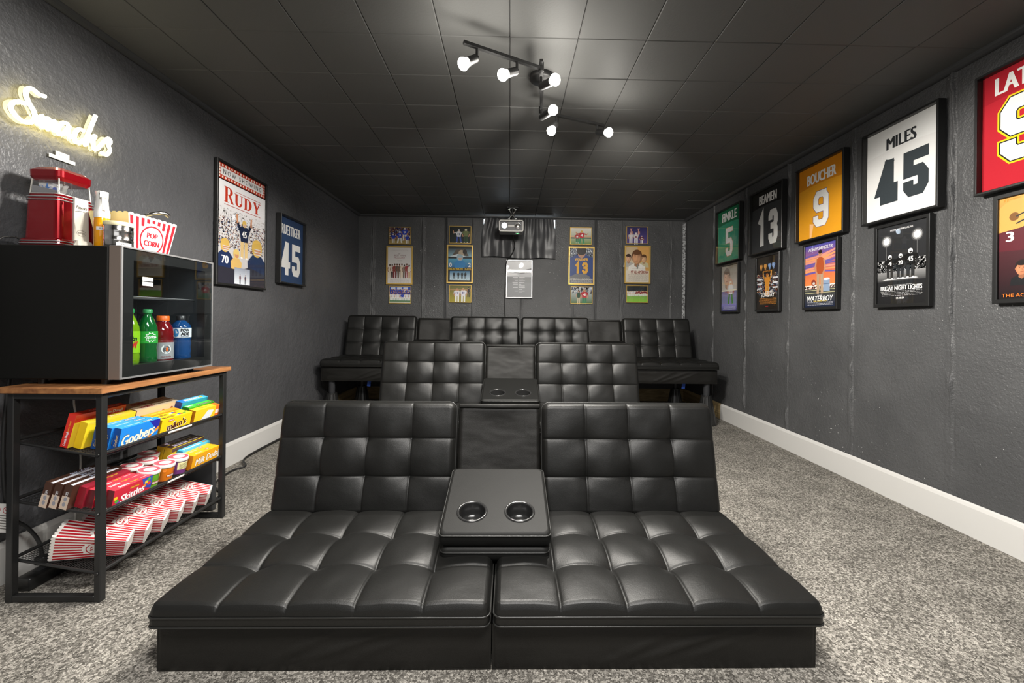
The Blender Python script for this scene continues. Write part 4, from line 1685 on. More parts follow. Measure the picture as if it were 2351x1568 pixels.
def art_american(P, w, h):
    W, H = w / 2, h / 2
    P.grad(-W, -H, W, H, hx('e8dcc4'), hx('c9b08c'))
    P.poly([(0, -H * .4), (W, -H * .4), (W, H), (0, H)], hx('d9a45c'))
    face(P, -W * .78, H * .36, .042, hx('d6a98a'), hx('3a251c'), hx('b8b4ac'))
    face(P, W * .55, H * .34, .042, hx('d8ac84'), hx('5a3a20'), hx('c8bf9a'))
    face(P, -W * .05, H * .40, .076, hx('cd9a72'), hx('6a4426'), hx('ece8e0'))
    P.poly([(-.008, H * .0), (.012, H * .0), (.008, -H * .24), (-.010, -H * .24)], hx('8a8c86'))
    P.grad(-W, -H, W, -H * .34, hx('d8d2c6'), hx('e6dccb'))
    credits(P, -W * .5, W * .9, -H * .24, -H * .22, 1, hx('8a6a4a'))
    P.text('MY ALL-AMERICAN', W * .18, -H * .42, w * .74, .036, hx('8a3a28'), .03)
    credits(P, -W * .85, W * .9, -H * .9, -H * .58, 8, hx('a89c8e'))


def art_list(P, w, h):
    W, H = w / 2, h / 2
    P.rect(-W, -H, W, H, hx('6d6e70'))
    P.grad(-W, H * .12, W, H, hx('a4a5a8'), hx('e8e8ea'))
    P.poly([(-W, H * .5), (-W * .2, H * .40), (W * .4, H * .52), (W, H * .62), (W, H * .36), (W * .2, H * .30), (-W * .5, H * .38)], hx('4a4b4d'))
    P.poly([(-W, H * .36), (-W * .4, H * .30), (0, H * .22), (-W, H * .18)], hx('d9d9da'))
    for k in range(10):
        y = H * (.08 - .095 * k)
        l = (.52, .40, .30, .56, .48, 0, .52, 0, .32, 0)[k]
        r = (.55, .40, .58, .52, .18, .56, .58, .30, .56, .26)[k]
        if l:
            P.rect(-W * .12 - w * .5 * l * .8, y, -W * .12, y + .006, hx('dcdcdd'))
        P.rect(W * .0, y, w * .5 * r * .8 + W * .02, y + .006, hx('dcdcdd'))


GB = 'gold framed pictures on the back wall'
SW, SH = 0.268, 0.211
BWs, BHs = 0.318, 0.462
for lb, x, z, art in (
        ('small gold framed photo of blue players above the pale group poster', -1.332, 1.971, photo_art(hx('3a2f3a'), hx('b9a060'), 'bluecrowd')),
        ('small gold framed photo of a team in rows, under the pale group poster', -1.322, 1.259, photo_art(hx('8a9ac8'), hx('4a7a30'), 'team')),
        ('small gold framed dark night photo of two football players, left of the curtain', -0.609, 1.992, photo_art(hx('0e1612'), hx('16201a'), 'night')),
        ('small gold framed photo of two players numbered 12 and 22 on yellow grass', -0.599, 1.279, photo_art(hx('6a6a3a'), hx('a89a2a'), 'pair')),
        ('small gold framed photo of a red shirted player throwing, right of the curtain', 0.854, 1.998, photo_art(hx('e6e0d8'), hx('6a8a3a'), 'pass')),
        ('small gold framed photo of a green jacketed coach beside a red player', 0.870, 1.281, photo_art(hx('c9ccd4'), hx('4a6a3a'), 'coach')),
        ('small gold framed purple photo of players reaching up, top of the rightmost column', 1.541, 2.019, photo_art(hx('2c2a5a'), hx('5a4a8a'), 'hands')),
        ('small gold framed photo of a team lined up on a bright green field', 1.549, 1.302, photo_art(hx('6a7a6a'), hx('8ac43a'), 'field'))):
    picture('photo_frame', lb, 'back', x, z, SW, SH, 0.016, 0.008, m_gold, art, GB)
for lb, x, z, art, fr in (
        ('gold framed pale poster of a row of standing people', -1.331, 1.612, art_holiday, m_gold),
        ('gold framed blue and black sports poster with a yellow title band', -0.608, 1.636, art_bluelights, m_gold),
        ('gold framed poster of a blue jersey back with a yellow 13', 0.864, 1.637, art_warner, m_gold),
        ('gold framed warm beige poster with three large faces', 1.548, 1.660, art_american, m_gold)):
    picture('movie_poster', lb, 'back', x, z, BWs, BHs, 0.020, 0.018, fr, art, GB)
picture('list_poster', 'silver framed grey poster with two columns of small text under the curtain', 'back', 0.111, 1.466, 0.321, 0.464, 0.020, 0.016, m_silver, art_list, None)

# ------------------------------------------------------------------ curtain over the window
def make_curtain():
    nx, nz = 150, 44
    x0, x1, zt, zb = -0.339, 0.545, 2.187, 1.728
    V, F = [], []
    folds = [random.uniform(0, 6.28) for _ in range(6)]
    for j in range(nz + 1):
        v = j / nz           # 0 top .. 1 bottom
        for i in range(nx + 1):
            u = i / nx
            nar = 0.030 * max(0, 1 - v / 0.42) ** 1.1
            x = x0 + nar + (x1 - x0 - 2 * nar) * u
            z = zt + (zb - zt) * v - 0.018 * u * v + 0.007 * math.sin(u * 9) * v
            a = 0.009 * math.sin(u * 34 + folds[0] + 1.2 * math.sin(v * 2)) * (0.35 + 0.65 * v)
            a += 0.008 * math.sin(u * 19 + folds[1] - v * 1.4) * v + 0.006 * math.sin(u * 75 + folds[2] + 3 * v) * (1 - v) ** 1.5
            a += 0.008 * noise.noise((u * 7, v * 4, 2.3))
            V.append((x, YB - 0.052 - a, z))
    n0 = len(V)
    V += [(p[0], p[1] + 0.002, p[2]) for p in V]
    for j in range(nz):
        for i in range(nx):
            a = j * (nx + 1) + i
            F.append((a, a + nx + 1, a + nx + 2, a + 1))
            F.append((n0 + a, n0 + a + 1, n0 + a + nx + 2, n0 + a + nx + 1))
    bb = MB()
    bb.add(V, F, m_curtain, smooth=True)
    t = bb.build('curtain')
    tag(t, 'short black satin curtain hung over the small window at the ceiling', 'curtain')
    bb = MB()
    bb.cyl((-0.315, YB - 0.052, 2.190), (0.52, YB - 0.052, 2.190), 0.004, 0.004, m_blackmetal, 8)
    for x in (-0.31, 0.515):
        bb.box(x - .004, x + .004, YB - 0.054, YB - 0.01, 2.186, 2.194, m_blackmetal)
    bb.build('curtain_rod', t)


make_curtain()

# ------------------------------------------------------------------ projector
def make_projector():
    cx, y0, cz = 0.006, 4.60, 2.000
    t = thing('projector', 'white ceiling projector with one glowing lens in front of the curtain', 'projector', (cx, y0 + 0.1, 2.2))
    t.location = (cx, y0, cz)
    bb = MB()
    m_proj = mat('projector_grey', (0.30, 0.30, 0.30), 0.4)
    m_face = mat('projector_face', (0.16, 0.16, 0.165), 0.4)
    bb.box(-0.133, 0.133, 0.006, 0.21, -0.061, 0.061, m_proj, bev=0.014, seg=3)
    bb.build('body', t)
    bb = MB()
    bb.M = Matrix.Rotation(PI / 2, 4, 'X')
    outer, inner = rrect(0.268, 0.126, 0.02, 5, -0.134, -0.063), rrect(0.250, 0.108, 0.014, 5, -0.125, -0.054)
    bb.prism(outer, -0.008, 0.004, m_white, holes=[inner])
    bb.build('front_rim', t)
    bb = MB()
    bb.box(-0.124, 0.124, 0.000, 0.007, -0.053, 0.053, m_face)
    bb.box(-0.124, 0.124, -0.001, 0.004, 0.043, 0.051, m_blackplastic)
    bb.build('front_plate', t)
    Mx = Matrix.Rotation(PI / 2, 4, 'X')
    for x, mm, nm in ((-0.074, m_lens_on, 'lit'), (0.072, m_steel, 'dark')):
        bb = MB(Matrix.Translation((x, 0, 0)) @ Mx)
        bb.lathe([(0.036, -0.006), (0.036, 0.012), (0.031, 0.014), (0.029, 0.006)], m_lens, 28)
        ln = bb.build('lens', t)
        bb = MB(Matrix.Translation((x, 0, 0)) @ Mx)
        bb.lathe([(0.0, 0.009), (0.012, 0.0085), (0.022, 0.007), (0.029, 0.004)], mm, 28)
        o = bb.build('lens_glass', ln)
        if nm == 'lit':
            o['label'] = 'glowing bluish white lens'
    bb = MB()
    bb.box(-0.036, 0.034, -0.003, 0.002, -0.010, 0.008, m_white, bev=0.002)
    bb.build('focus_slider', t)
    for k in range(3):
        bb = MB()
        bb.box(0.050 + .014 * k, 0.060 + .014 * k, 0.02, 0.024, -0.082, -0.078, m_led)
        bb.box(0.048 + .014 * k, 0.062 + .014 * k, 0.02, 0.026, -0.083, -0.06, m_blackplastic)
        bb.build('status_light', t)
    bb = MB()
    bb.box(-0.05, 0.075, 0.05, 0.16, 0.213, 0.2195, m_blackmetal)
    bb.cyl((0.012, 0.09, 0.065), (0.012, 0.09, 0.215), 0.011, 0.011, m_blackmetal, 14)
    bb.box(-0.012, 0.036, 0.062, 0.118, 0.12, 0.150, m_blackmetal, bev=0.004)
    for sx in (-1, 1):
        bb.tube([(0.012 + sx * .012, 0.06, 0.205), (0.012 + sx * .033, 0.06, 0.198), (0.012 + sx * .028, 0.06, 0.175), (0.012 + sx * .012, 0.06, 0.150)], 0.004, m_alu, 6)
        bb.tube([(0.012 + sx * .012, 0.06, 0.120), (0.012 + sx * .030, 0.06, 0.100), (0.012 + sx * .032, 0.06, 0.075), (0.012 + sx * .020, 0.06, 0.062)], 0.004, m_alu, 6)
        for zz in (0.19, 0.09):
            bb.cyl((0.012 + sx * .026, 0.055, zz), (0.012 + sx * .048, 0.055, zz), 0.006, 0.006, m_alu, 8)
    bb.build('ceiling_mount', t)
    bb = MB(Matrix.Translation((-cx, -y0, -cz)))
    pts = [(0.03, 4.80, 1.96), (0.035, 4.84, 1.90), (0.05, 4.93, 1.82), (0.01, 5.00, 1.74), (-0.03, 5.03, 1.70), (-0.052, 5.07, 1.62), (-0.056, 5.086, 1.45), (-0.060, 5.086, 1.25), (-0.058, 5.086, 1.05), (-0.03, 5.086, 0.80), (-0.04, 5.085, 0.4), (-0.04, 5.07, 0.01)]
    bb.tube([tuple(q) for q in smooth_path(pts, 4)], 0.0055, m_cord, 8)
    bb.build('power_cord', t)


make_projector()
# ------------------------------------------------------------------ track light
def make_track():
    t = thing('track_light', 'black three-bar zigzag track light with six glowing bulbs on the ceiling', 'light', (0.17, 2.15, ZC))
    inv = Matrix.Translation((-0.17, -2.15, -ZC))
    ZB = 2.12
    b1a, b1b, b2a, b2b, b3a, b3b = (-0.204, 1.751), (0.132, 1.92), (0.129, 1.881), (0.164, 2.342), (0.160, 2.320), (0.541, 2.468)
    for p, q, dz in ((b1a, b1b, 0), (b2a, b2b, 0.014), (b3a, b3b, 0)):
        bb = MB(inv)
        d = (Vector(q) - Vector(p)).normalized()
        n = Vector((-d.y, d.x)) * 0.008
        v = []
        for z in (ZB - 0.005 + dz, ZB + 0.008 + dz):
            for c, sg in ((p, 1), (q, 1), (q, -1), (p, -1)):
                v.append((c[0] + n.x * sg, c[1] + n.y * sg, z))
        bb.add(v, [(0, 1, 2, 3), (7, 6, 5, 4), (0, 4, 5, 1), (1, 5, 6, 2), (2, 6, 7, 3), (3, 7, 4, 0)], m_blackmetal)
        bb.build('bar', t)
    for c in (b1b, b3a):
        bb = MB(inv)
        bb.cyl((c[0], c[1], ZB - 0.012), (c[0], c[1], ZB + 0.028), 0.012, 0.012, m_blackmetal, 16)
        bb.build('joint', t)
    bb = MB(inv)
    bb.lathe([(0.0, -0.024), (0.055, -0.024), (0.062, -0.018), (0.062, 0.0)], m_blackmetal, 32, (0.150, 2.15, ZC - 0.001))
    bb.cyl((0.150, 2.15, ZB + 0.01), (0.150, 2.15, ZC - 0.02), 0.010, 0.010, m_blackmetal, 14)
    bb.build('canopy', t)
    heads = [((-0.150, 1.778), (-0.205, 1.749, 2.03)), ((0.020, 1.864), (-0.042, 1.82, 2.03)), ((0.136, 1.985), (0.190, 1.865, 2.04)),
             ((0.160, 2.290), (0.208, 2.124, 2.035)), ((0.250, 2.355), (0.225, 2.328, 2.03)), ((0.500, 2.452), (0.545, 2.352, 2.03))]
    for (bx, by), tip0 in heads:
        tip = Vector(tip0)
        piv = Vector((bx, by, 2.075))
        bb = MB(inv)
        bb.cyl((bx, by, ZB), piv, 0.0065, 0.0065, m_blackmetal, 10)
        bb.cyl(piv + Vector((-.008, 0, 0)), piv + Vector((.008, 0, 0)), 0.008, 0.008, m_blackmetal, 10)
        d = (tip - piv)
        if d.length < 0.075:
            d = d.normalized() * 0.075
        d_n = d.normalized()
        e = piv + d
        hd = bb.build('lamp_head', t)
        bb = MB(inv)
        bb.cyl(piv + d_n * 0.006, e - d_n * 0.026, 0.017, 0.019, m_blackmetal, 20)
        bb.build('socket', hd)
        bb = MB(inv @ Matrix.Translation(e) @ d_n.to_track_quat('Z', 'Y').to_matrix().to_4x4())
        bb.lathe([(0.015, -0.028), (0.018, -0.022), (0.0255, -0.002), (0.0255, 0.003), (0.021, 0.011), (0.012, 0.015), (0.0, 0.016)], m_bulb, 20)
        bb.build('bulb', hd)
        lo = e + d_n * 0.035
        lamp('bulb_light', 'SPOT', lo, 50.0, WARM, 0.025, aim=lo + d_n * 0.25 + Vector((0, 0, -1.0)), spot=3.08, blend=0.2)
        k = heads.index(((bx, by), tuple(tip0)))
        if k >= 3:  # added spots at three bulbs, aimed to brighten the back wall
            lamp('back_wall_fill', 'SPOT', lo, (185.0, 70.0, 185.0)[k - 3], WARM, 0.025, aim=((-0.95, YB, 1.75), (0.15, YB, 1.7), (1.35, YB, 1.75))[k - 3], spot=1.15, blend=1.0)
        lamp('bulb_glow', 'POINT', lo, 2.8, WARM, 0.03)


make_track()

# ------------------------------------------------------------------ neon sign
CR = 0.29979


def on_left_wall(px, py, x):
    """point of the left wall's plane x, from a sight line measured on the photograph"""
    u, v = (px - 1189.556) / F_PX, (734.258 - py) / F_PX
    c, s = math.cos(-0.0111), math.sin(-0.0111)
    u, v = c * u + s * v, -s * u + c * v
    c, s = math.cos(0.0202), math.sin(0.0202)
    d = (c * u + s, -s * u + c, v)
    t = x / d[0]
    return (t * d[1], CAMZ + t * d[2])


def make_neon():
    strokes = [
        [(345, 238), (300, 222), (245, 180), (208, 182), (198, 225), (220, 285), (255, 345), (268, 395), (245, 432), (185, 432), (120, 385), (82, 325), (98, 288), (140, 278), (192, 292)],
        [(292, 455), (318, 385), (326, 420), (318, 470), (350, 415), (372, 410), (370, 450), (362, 490), (395, 440), (420, 430), (415, 470), (425, 510)],
        [(520, 450), (480, 440), (445, 480), (450, 525), (490, 520), (530, 465), (520, 500), (530, 550), (555, 540)],
        [(640, 500), (600, 490), (572, 530), (578, 585), (612, 590), (645, 570)],
        [(732, 385), (705, 450), (668, 545), (650, 610), (690, 560), (728, 540), (712, 580), (720, 640), (745, 640)],
        [(748, 640), (790, 590), (828, 560), (846, 585), (830, 612), (842, 650), (815, 685), (775, 668)],
    ]
    X0 = XL + 0.030
    yc, zc = 1.73, 1.74
    t = thing('neon_sign', 'glowing warm white script neon sign reading Snacks on the left wall', 'sign', (XL, yc, zc))
    bt, bk = MB(Matrix.Translation((-XL, -yc, -zc))), MB(Matrix.Translation((-XL, -yc, -zc)))
    for st in strokes:
        p = []
        for cx, cy in st:
            y, z = on_left_wall(cx * CR, 150 + cy * CR, X0)
            p.append((X0, y, z))
        sp = smooth_path(p, 6)
        bt.tube([tuple(q) for q in sp], 0.0070, m_neon, 8)
        # acrylic backing follows the stroke
        n = len(sp)
        v, f = [], []
        for k in range(n):
            d = (sp[min(n - 1, k + 1)] - sp[max(0, k - 1)])
            nn = Vector((0, -d.z, d.y)).normalized() * 0.0140
            for xx in (X0 - 0.016, X0 - 0.012):
                v += [(xx, sp[k].y + nn.y, sp[k].z + nn.z), (xx, sp[k].y - nn.y, sp[k].z - nn.z)]
        for k in range(n - 1):
            a, c = 4 * k, 4 * k + 4
            f += [(a, c, c + 1, a + 1), (a + 2, a + 3, c + 3, c + 2), (a, a + 2, c + 2, c), (a + 1, c + 1, c + 3, a + 3)]
        bk.add(v, f, m_acryl)
    bt.build('neon_tube', t)
    bk.build('backing_plate', t)
    for (px, py) in ((74, 265), (222, 325)):
        y, z = on_left_wall(px, py, X0)
        bb = MB(Matrix.Translation((-XL, -yc, -zc)))
        bb.cyl((XL - .004, y, z), (X0 - 0.008, y, z), 0.004, 0.004, m_steel, 10)
        bb.build('standoff', t)


make_neon()


def price_label(name, M, w, h, lines, label, group=None, th=0.0012):
    bb = MB(M)
    bb.box(-w / 2, w / 2, -h / 2, h / 2, -th, 0, m_white)
    n = len(lines)
    for k, s in enumerate(lines):
        bb.text(s, 0, h * (0.5 - (k + .5) / n), w * (0.55 if len(s) < 10 else .86), h / n * .42, hx('3a3a3a'), .01)
    o = bb.build(name)
    return tag(o, label, 'label', group)


Mw = wallM('left', 1.7445, 1.620, 0.0025)
price_label('price_label', Mw, 0.052, 0.018, ['$2 EACH'], 'short white price label on the wall, just above the longer label strip')
Mw = wallM('left', 1.7445, 1.603, 0.0025)
price_label('price_label', Mw, 0.100, 0.014, ['THANK YOU FOR YOUR HONESTY'], 'long white label strip on the left wall above the popcorn machine')

# ------------------------------------------------------------------ snack rack
RX0, RX1, RY0, RY1 = -1.69, -1.375, 1.452, 2.08
TILT = math.radians(9.5)
SHELF_Z = [0.487, 0.285, 0.085]
SX = -1.392


def shelf_point(k, s, y, up=0.0):
    """point on shelf k, s metres back from its front edge"""
    return Vector((SX - s * math.cos(TILT) + up * math.sin(TILT), y, SHELF_Z[k] + s * math.sin(TILT) + up * math.cos(TILT)))


def shelfM(k, s, y, up=0.0, extra=0.0, yaw=0.0):
    """x along the shelf, y up from the shelf, z towards the front"""
    a = TILT + extra
    p = shelf_point(k, s, y, up)
    M = Matrix(((0, math.sin(a), math.cos(a), p.x), (1, 0, 0, p.y), (0, math.cos(a), -math.sin(a), p.z), (0, 0, 0, 1)))
    return M @ Matrix.Rotation(yaw, 4, 'Y')


def make_rack():
    t = thing('snack_rack', 'black metal rack with a wood top and three tilted mesh shelves of snacks', 'rack', ((RX0 + RX1) / 2, (RY0 + RY1) / 2, 0))
    inv = Matrix.Translation(-t.location)
    q = 0.011
    for x in (RX0 + q, RX1 - q):
        for y in (RY0 + q, RY1 - q):
            bb = MB(inv)
            bb.box(x - q, x + q, y - q, y + q, 0.0, 0.708, m_blackmetal, bev=0.002, seg=1)
            lg = bb.build('leg', t)
            if x > -1.5 and y < 1.6:
                for z in (0.50, 0.298, 0.098):
                    bb = MB(inv)
                    bb.cyl((x, y - q - .001, z), (x, y - q - .004, z), 0.006, 0.005, m_blackmetal, 12)
                    bb.build('screw', lg)
    for y in (RY0 + q, RY1 - q):
        bb = MB(inv)
        bb.box(RX0 + 2 * q, RX1 - 2 * q, y - q, y + q, 0.002, 0.022, m_blackmetal, bev=0.002, seg=1)
        bb.build('foot_rail', t)
        bb = MB(inv)
        bb.box(RX0 + 2 * q, RX1 - 2 * q, y - q, y + q, 0.686, 0.708, m_blackmetal, bev=0.002, seg=1)
        bb.build('top_rail', t)
    for x in (RX0 + q, RX1 - q):
        bb = MB(inv)
        bb.box(x - q * .8, x + q * .8, RY0 + 2 * q, RY1 - 2 * q, 0.690, 0.708, m_blackmetal, bev=0.002, seg=1)
        bb.build('top_rail', t)
    bb = MB(inv)
    bb.box(RX0 - 0.022, RX1 + 0.012, RY0 - 0.014, RY1 + 0.014, 0.708, 0.728, m_wood, bev=0.0015, seg=1)
    o = bb.build('tabletop', t)
    o['label'] = 'warm brown wood-grain tabletop'
    D = 0.292
    for k in range(3):
        bb = MB(inv)
        ya, yb = RY0 + 2 * q + .001, RY1 - 2 * q - .001
        for s, up in ((-0.004, 0.014), (D, 0.010)):
            p, r = shelf_point(k, s, ya, up), shelf_point(k, s, yb, up)
            bb.cyl(p, r, 0.006, 0.006, m_blackmetal, 12)
        for y in (ya + .004, yb - .004):
            p, r = shelf_point(k, 0.0, y, -0.003), shelf_point(k, D, y, -0.003)
            bb.cyl(p, r, 0.005, 0.005, m_blackmetal, 8)
            bb.tube([shelf_point(k, 0.0, y, -0.003), shelf_point(k, -0.003, y, 0.004), shelf_point(k, -0.004, y, 0.014)], 0.004, m_blackmetal, 8)
        sf = bb.build('shelf', t)
        bb = MB(inv)
        for i in range(66):
            y = ya + .01 + (yb - ya - .02) * i / 65
            bb.tube([shelf_point(k, -0.003, y, 0.012), shelf_point(k, 0.001, y, -0.002), shelf_point(k, D, y, -0.002)], 0.0009, m_blackmetal, 4)
        for i in range(34):
            s = D * i / 33
            bb.cyl(shelf_point(k, s, ya, -0.002), shelf_point(k, s, yb, -0.002), 0.0009, 0.0009, m_blackmetal, 4)
        o = bb.build('wire_mesh', sf)
    for k, (y0, y1, txt) in ((0, (1.735, 1.862, 'CANDIES   $2   THANK YOU')), (1, (1.735, 1.822, 'SNACKS   $2'))):
        p = shelf_point(k, -0.004, (y0 + y1) / 2, 0.014)
        M = inv @ Matrix.Translation(p) @ Matrix(((0, math.sin(.9), math.cos(.9), 0), (1, 0, 0, 0), (0, math.cos(.9), -math.sin(.9), 0), (0, 0, 0, 1)))
        bb = MB(M)
        w = y1 - y0
        v, f = [], []
        for i in range(7):
            a = -1.3 + 2.6 * i / 6
            for x in (-w / 2, w / 2):
                v.append((x, 0.0078 * math.sin(a), 0.0078 * math.cos(a)))
        for i in range(6):
            f.append((2 * i, 2 * i + 1, 2 * i + 3, 2 * i + 2))
        bb.add(v, f, m_white, smooth=True)
        bb.z = 0.0079
        bb.text(txt, 0, 0, w * .8, .0055, hx('5a5a5a'), .01)
        o = bb.build('price_strip', t)
        o['label'] = 'white price label wrapped round the shelf front bar'


make_rack()


# ---- candy boxes
def candy_box(name, label, k, s, y, L_, H_, T_, cols, art_front=None, art_top=None, art_end=None, group=None, extra=0.0, cat='candy box', yaw=0.0):
    """box standing on shelf k: front face s back from the shelf front, centred at y"""
    M = shelfM(k, s, y, 0.0005, extra, yaw)
    t = thing(name, label, cat, M=M, group=group)
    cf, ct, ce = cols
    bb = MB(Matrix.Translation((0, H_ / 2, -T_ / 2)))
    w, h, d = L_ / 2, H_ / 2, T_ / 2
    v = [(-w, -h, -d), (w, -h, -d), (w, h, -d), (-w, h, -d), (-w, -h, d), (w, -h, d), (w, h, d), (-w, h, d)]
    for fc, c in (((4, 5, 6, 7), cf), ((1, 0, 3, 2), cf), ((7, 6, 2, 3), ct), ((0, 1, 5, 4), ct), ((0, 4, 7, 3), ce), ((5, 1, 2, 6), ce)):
        bb.add(v, [fc], m_print, c)
    bb.build('carton', t)
    pr = MB()
    for art, A, aw, ah in ((art_front, Matrix.Translation((0, H_ / 2, 0.0002)), L_, H_),
                           (art_top, Matrix.Translation((0, H_ + 0.0002, -T_ / 2)) @ Matrix.Rotation(-PI / 2, 4, 'X'), L_, T_),
                           (art_end, Matrix.Translation((-L_ / 2 - 0.0002, H_ / 2, -T_ / 2)) @ Matrix.Rotation(-PI / 2, 4, 'Y'), T_, H_)):
        if art:
            pr.M, pr.z = A, 0.0
            art(pr, aw, ah)
    if pr.V:
        pr.build('printing', t)
    return t


def T_(s, fx, fy, fw, fh, col, bold=.03, shear=0.0, under=None, rot=0.0):
    def a(P, w, h):
        if under:
            P.text(s, fx * w, fy * h, fw * w, fh * h, under, bold + .06, shear, rot, grow=.0035)
        P.text(s, fx * w, fy * h, fw * w, fh * h, col, bold, shear, rot)
    return a


def multi(*arts):
    def a(P, w, h):
        for q in arts:
            q(P, w, h)
    return a


def Rr(x0, y0, x1, y1, col):
    return lambda P, w, h: P.rect(x0 * w, y0 * h, x1 * w, y1 * h, col)


def Ee(x, y, rx, ry, col):
    return lambda P, w, h: P.ell(x * w, y * h, rx * w, ry * h, col, 16)


def Pp(pts, col):
    return lambda P, w, h: P.poly([(a * w, b_ * h) for a, b_ in pts], col)


BLUE, DBLUE = hx('2183dc'), hx('1a4d96')
YEL, RED, ORG = hx('f2cf1c'), hx('d8342a'), hx('ee8f1e')
# top shelf ------------------------------------------------------------
gfront = multi(Pp([(.16, -.5), (.5, -.05), (.5, .14), (.1, -.5)], hx('e08a2a')), Pp([(.2, .5), (.5, .5), (.5, .14), (.42, .02)], hx('24289a')),
               T_('Goobers', -.02, -.06, .84, .52, hx('f4ead0'), .04, .2, hx('23244a'), .12))
gtop = multi(T_('Goobers', .24, 0, .26, .36, hx('f4ead0'), .03, .15, hx('23244a')), Rr(-.36, -.06, .02, .06, hx('bcd8f4')))
gend = T_('Goobers', 0, -.12, .50, .30, hx('f0d9a0'), .02, 0.0, None, PI / 2)


def gend(P, w, h):
    P.text('Goobers', 0, -.10 * h, h * .55, w * .42, hx('e8c77a'), .02, 0.15, PI / 2)


for i, (s, y, nm) in enumerate(((0.010, 1.622, 'nearest the shelf front'), (0.036, 1.612, 'middle of its three'), (0.062, 1.602, 'rear of its three'))):
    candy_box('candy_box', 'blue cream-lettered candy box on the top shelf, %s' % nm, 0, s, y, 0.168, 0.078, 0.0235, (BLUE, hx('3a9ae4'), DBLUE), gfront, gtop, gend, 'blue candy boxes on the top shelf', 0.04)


def dend(P, w, h):
    P.text('Cookie Dough', 0, .12 * h, h * .36, w * .22, hx('f2c43a'), .01, 0, PI / 2)
    P.text('Cookie Dough', 0, -.24 * h, h * .42, w * .42, hx('f2eef4'), .03, 0, PI / 2)


dfront = multi(Rr(-.5, .26, .5, .5, hx('d43c22')), Ee(.1, -.06, .22, .20, hx('f7e68a')), Ee(.1, -.02, .13, .14, hx('a8452c')), T_('Cookie Dough', .2, .36, .5, .12, hx('f2eef4'), .03),
               T_('Bites', .28, .12, .24, .08, hx('7a3a1c'), .01), Pp([(.42, -.5), (.5, -.5), (.5, .3), (.36, -.5)], hx('d43c22')))
candy_box('candy_box', 'tall red and yellow candy box at the back of the top shelf', 0, 0.138, 1.585, 0.190, 0.118, 0.026, (hx('f0d23a'), hx('d8382a'), RED), dfront, T_('Cookie Dough', .1, 0, .6, .4, hx('f4e2e0'), .03), dend, None, 0.1)
candy_box('candy_box', 'yellow candy box between the blue boxes and the tall red one, top shelf', 0, 0.102, 1.595, 0.190, 0.094, 0.026, (hx('f0d22a'), hx('f4da3c'), hx('e6be1c')), None, multi(Ee(-.2, 0, .05, .3, WHITE), T_('Bites', .15, 0, .3, .4, hx('f8f2d0'), .03)), None, None, 0.1)
BEI = hx('e2c9a2')


def wfront(P, w, h):
    P.text('The Original', -.32 * w, .12 * h, .16 * w, .10 * h, hx('8a6a4a'), .01)
    for x, y in ((-.16, -.02), (.12, .14), (.32, .18)):
        P.ell(x * w, y * h, .042 * w, .13 * h, hx('7a4322'), 16)
        P.ell(x * w - .004, y * h + .004, .022 * w, .07 * h, hx('a8683c'), 12)
    P.poly([(-.1 * w, -.42 * h), (.3 * w, .0), (.44 * w, .0), (.44 * w, -.2 * h), (.1 * w, -.5 * h)], WHITE)
    P.text('WHOPPERS', .16 * w, -.26 * h, .56 * w, .20 * h, hx('c8262a'), .05, 0, .25)


wtop = multi(T_('WHOPPERS', -.2, 0, .3, .5, hx('a83236'), .04, .1), Rr(.05, -.06, .4, .06, hx('9a7a5a')))
candy_box('candy_box', 'beige candy box printed with brown malt balls, front of two', 0, 0.108, 1.812, 0.215, 0.092, 0.036, (BEI, hx('e8d6b4'), hx('c49a70')), wfront, wtop, None, 'beige candy boxes on the top shelf', 0.08)
candy_box('candy_box', 'beige candy box at the shelf back, rear of two, top shelf', 0, 0.147, 1.812, 0.215, 0.094, 0.036, (BEI, hx('d8c49c'), hx('b98f66')), None, wtop, None, 'beige candy boxes on the top shelf', 0.08)


def mfront(P, w, h):
    P.text("m&m's", .02 * w, -.02 * h, .62 * w, .46 * h, hx('f4f0ea'), .10, 0, .1, grow=.004)
    P.text("m&m's", .02 * w, -.02 * h, .62 * w, .46 * h, hx('4a2216'), .06, 0, .1)
    P.ell(-.2 * w, .34 * h, .10 * w, .09 * h, hx('b8641e'), 14)
    P.text('PEANUT', -.2 * w, .34 * h, .14 * w, .09 * h, WHITE, .02)


mtop = multi(T_('MILK CHOCOLATE', -.22, 0, .36, .5, hx('4a3a2a'), .03), Ee(.16, .1, .05, .22, hx('3a5ab8')), Ee(.22, .0, .04, .2, hx('b83a2a')), Ee(.34, .1, .05, .2, hx('4a9a3a')), Ee(.05, -.1, .06, .14, hx('e8e0d0')))
for s, nm in ((0.014, 'front one of two'), (0.042, 'rear one of two')):
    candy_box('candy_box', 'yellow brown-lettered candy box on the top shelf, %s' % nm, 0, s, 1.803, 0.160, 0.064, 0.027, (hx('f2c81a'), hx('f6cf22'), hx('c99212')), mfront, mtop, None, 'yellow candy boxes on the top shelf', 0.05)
candy_box('candy_box', 'orange candy box behind the yellow pair on the top shelf', 0, 0.072, 1.800, 0.165, 0.068, 0.027, (ORG, hx('f09426'), hx('c86a12')), None, T_("Reese's Pieces", -.1, 0, .5, .4, hx('f6e23a'), .03, .1), None, None, 0.05)
candy_box('candy_box', 'light blue candy box at the far end of the top shelf', 0, 0.082, 1.978, 0.160, 0.090, 0.030, (hx('2f8fb0'), hx('52bce6'), hx('2a3f86')),
          None, multi(Rr(-.5, -.5, -.28, .5, hx('2f86e0')), T_('BUNCHA CRUNCH', -.04, .02, .56, .5, WHITE, .05, .1), Ee(.32, .05, .06, .25, hx('d8c42a'))), None, None, 0.12)
